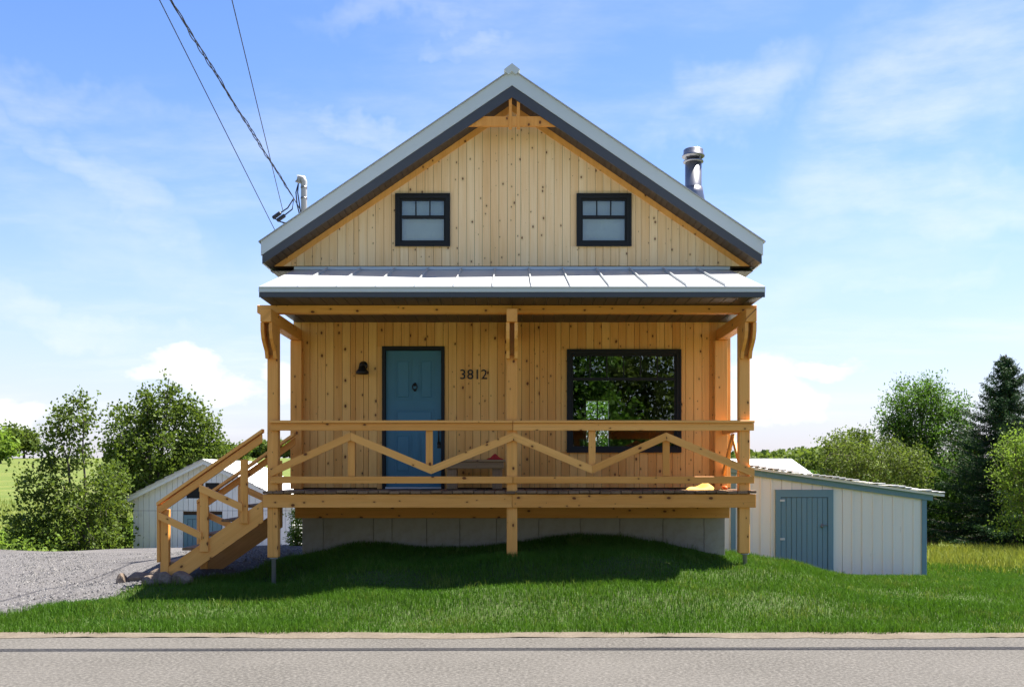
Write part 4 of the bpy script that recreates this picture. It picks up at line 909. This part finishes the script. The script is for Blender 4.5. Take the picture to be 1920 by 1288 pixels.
# ---------------------------------------------------------------- grass, weeds, pebbles
def blades(name, x, y, h, wdt, mat, label, lean=.45, seed=0):
    rg = np.random.default_rng(seed); n = len(x); z = hgt(x, y); q = rg.uniform(0, 6.283, n); a = rg.uniform(0, 6.283, n); ln = np.abs(rg.normal(0, lean, n)) * h
    sx_, sy_ = np.cos(q) * wdt / 2, np.sin(q) * wdt / 2; lx_, ly_ = np.cos(a) * ln, np.sin(a) * ln
    b0 = np.stack([x - sx_, y - sy_, z - .01], 1); b1 = np.stack([x + sx_, y + sy_, z - .01], 1)
    m0 = np.stack([x - sx_ * .8 + lx_ * .3, y - sy_ * .8 + ly_ * .3, z + h * .6], 1); m1 = np.stack([x + sx_ * .8 + lx_ * .3, y + sy_ * .8 + ly_ * .3, z + h * .6], 1)
    tp = np.stack([x + lx_, y + ly_, z + h * np.clip(1 - (ln / h) ** 2 * .3, .5, 1)], 1)
    vs = np.stack([b0, b1, m1, m0, tp], 1).reshape(-1, 3).astype(np.float32); i = np.arange(n)[:, None] * 5
    lp = np.concatenate([i + np.array([[0, 1, 2, 3]]), i + np.array([[3, 2, 4]])], 1).ravel().astype(np.int32)
    st = (np.arange(n)[:, None] * 7 + np.array([[0, 4]])).ravel().astype(np.int32); tot = np.tile(np.array([4, 3], np.int32), n)
    me = bpy.data.meshes.new(name); me.vertices.add(5 * n); me.vertices.foreach_set('co', vs.ravel()); me.loops.add(7 * n); me.loops.foreach_set('vertex_index', lp)
    me.polygons.add(2 * n); me.polygons.foreach_set('loop_start', st); me.polygons.foreach_set('loop_total', tot); me.update(calc_edges=True)
    o = link(name, me, mat); tag(o, label, None, None, 'stuff'); return o
def scatter(n, x0, x1, y0, y1, keep, seed):
    rg = np.random.default_rng(seed); x = rg.uniform(x0, x1, n); y = rg.uniform(y0, y1, n); k = keep(x, y); return x[k], y[k]
def pat(x, y): return .5 + .25 * np.sin(x * 1.9 + 1.3 * np.sin(y * 2.3)) + .25 * np.sin(y * 3.7 + 1.7 * np.sin(x * 1.1 + 2))
def on_lawn(x, y):
    return (x > lawn_left(np.minimum(y, .29)) + .03 * np.sin(y * 9) - np.abs(np.random.default_rng(6).normal(0, .08, x.shape))) & (y > -4.53 + .05 * np.sin(x * 3.1) + .03 * np.sin(x * 11) - np.abs(np.random.default_rng(5).normal(0, .045, x.shape))) & ~((np.abs(x) < 3.2) & (y > .0)) & ~((x > sx0 - .05) & (x < sx1) & (y > SY - .03)) & ~((x < -3.1) & (y > .3))
x, y = scatter(520000, -7.3, 11, -4.65, 3.4, on_lawn, 81)
k = (x < 8.2) | (rng.random(len(x)) < .6); x, y = x[k], y[k]
p_ = pat(x, y); hh = rng.uniform(.04, .085, len(x)) * (.55 + .95 * p_) * np.where(y < -3.2, 1.15, 1.0)
blades('lawn_grass', x, y, hh, rng.uniform(.0045, .008, len(x)), M['grass'], 'thick mown green lawn between the road and the house', .5, 82)
cxs = rng.uniform(-5, 10.5, 420); cys = rng.uniform(-4.5, 1.2, 420); kk = rng.integers(0, 420, 16000)
x = cxs[kk] + rng.normal(0, .10, 16000); y = cys[kk] + rng.normal(0, .07, 16000); k = on_lawn(x, y); x, y = x[k], y[k]
blades('lawn_tufts', x, y, rng.uniform(.06, .135, len(x)), rng.uniform(.004, .008, len(x)), M['tuft'], 'paler longer tufts and clover scattered through the lawn', .6, 87)
x, y = scatter(30000, 6.2, 15, 2.0, 9.5, lambda x, y: ~((x < sx1 + .1) & (y < 4.6)), 83)
blades('meadow_weeds', x, y, rng.uniform(.06, .34, len(x)) * np.clip((y - 1.6 - .5 * np.sin(x * 2.1)) / 2.2, .25, 1), rng.uniform(.008, .016, len(x)), M['weed'], 'rough yellowish weeds growing between the lawn and the trees', .4, 84)
x, y = scatter(40000, -40, 30, 12.8, 45, lambda x, y: (x < bx0 - .3) | (x > bx1 + .2) | (y > BY + 5.3), 85)
blades('meadow_grass', x, y, rng.uniform(.15, .4, len(x)), rng.uniform(.015, .03, len(x)), M['weed'], 'tall yellow green meadow grass covering the field behind', .4, 86)
rg = np.random.default_rng(88); n = 30000
x = rg.uniform(-13, -3.3, n); y = rg.uniform(-4.5, 7, n) ; ok = (x < np.where(y < .3, lawn_left(y), -3.3)); x, y = x[ok], y[ok]; n = len(x); r = rg.uniform(.007, .026, n)
z = hgt(x, y) + .035; T = np.array([(1, 0, -.4), (-.5, .87, -.4), (-.5, -.87, -.4), (.1, .05, .75)]); rot = rg.uniform(0, 6.28, n)
cx_, sx_ = np.cos(rot), np.sin(rot); V = np.stack([np.stack([x + r * (t[0] * cx_ - t[1] * sx_), y + r * (t[0] * sx_ + t[1] * cx_), z + r * t[2] * .8], 1) for t in T], 1).reshape(-1, 3)
i = np.arange(n)[:, None, None] * 4; Fc = (i + np.array([[[0, 1, 3], [1, 2, 3], [2, 0, 3]]])).reshape(-1, 3)
me = bpy.data.meshes.new('loose_gravel'); me.from_pydata(V.tolist(), [], Fc.tolist()); tag(link('loose_gravel', me, M['pebble']), 'loose crushed stones scattered over the driveway', None, None, 'stuff')
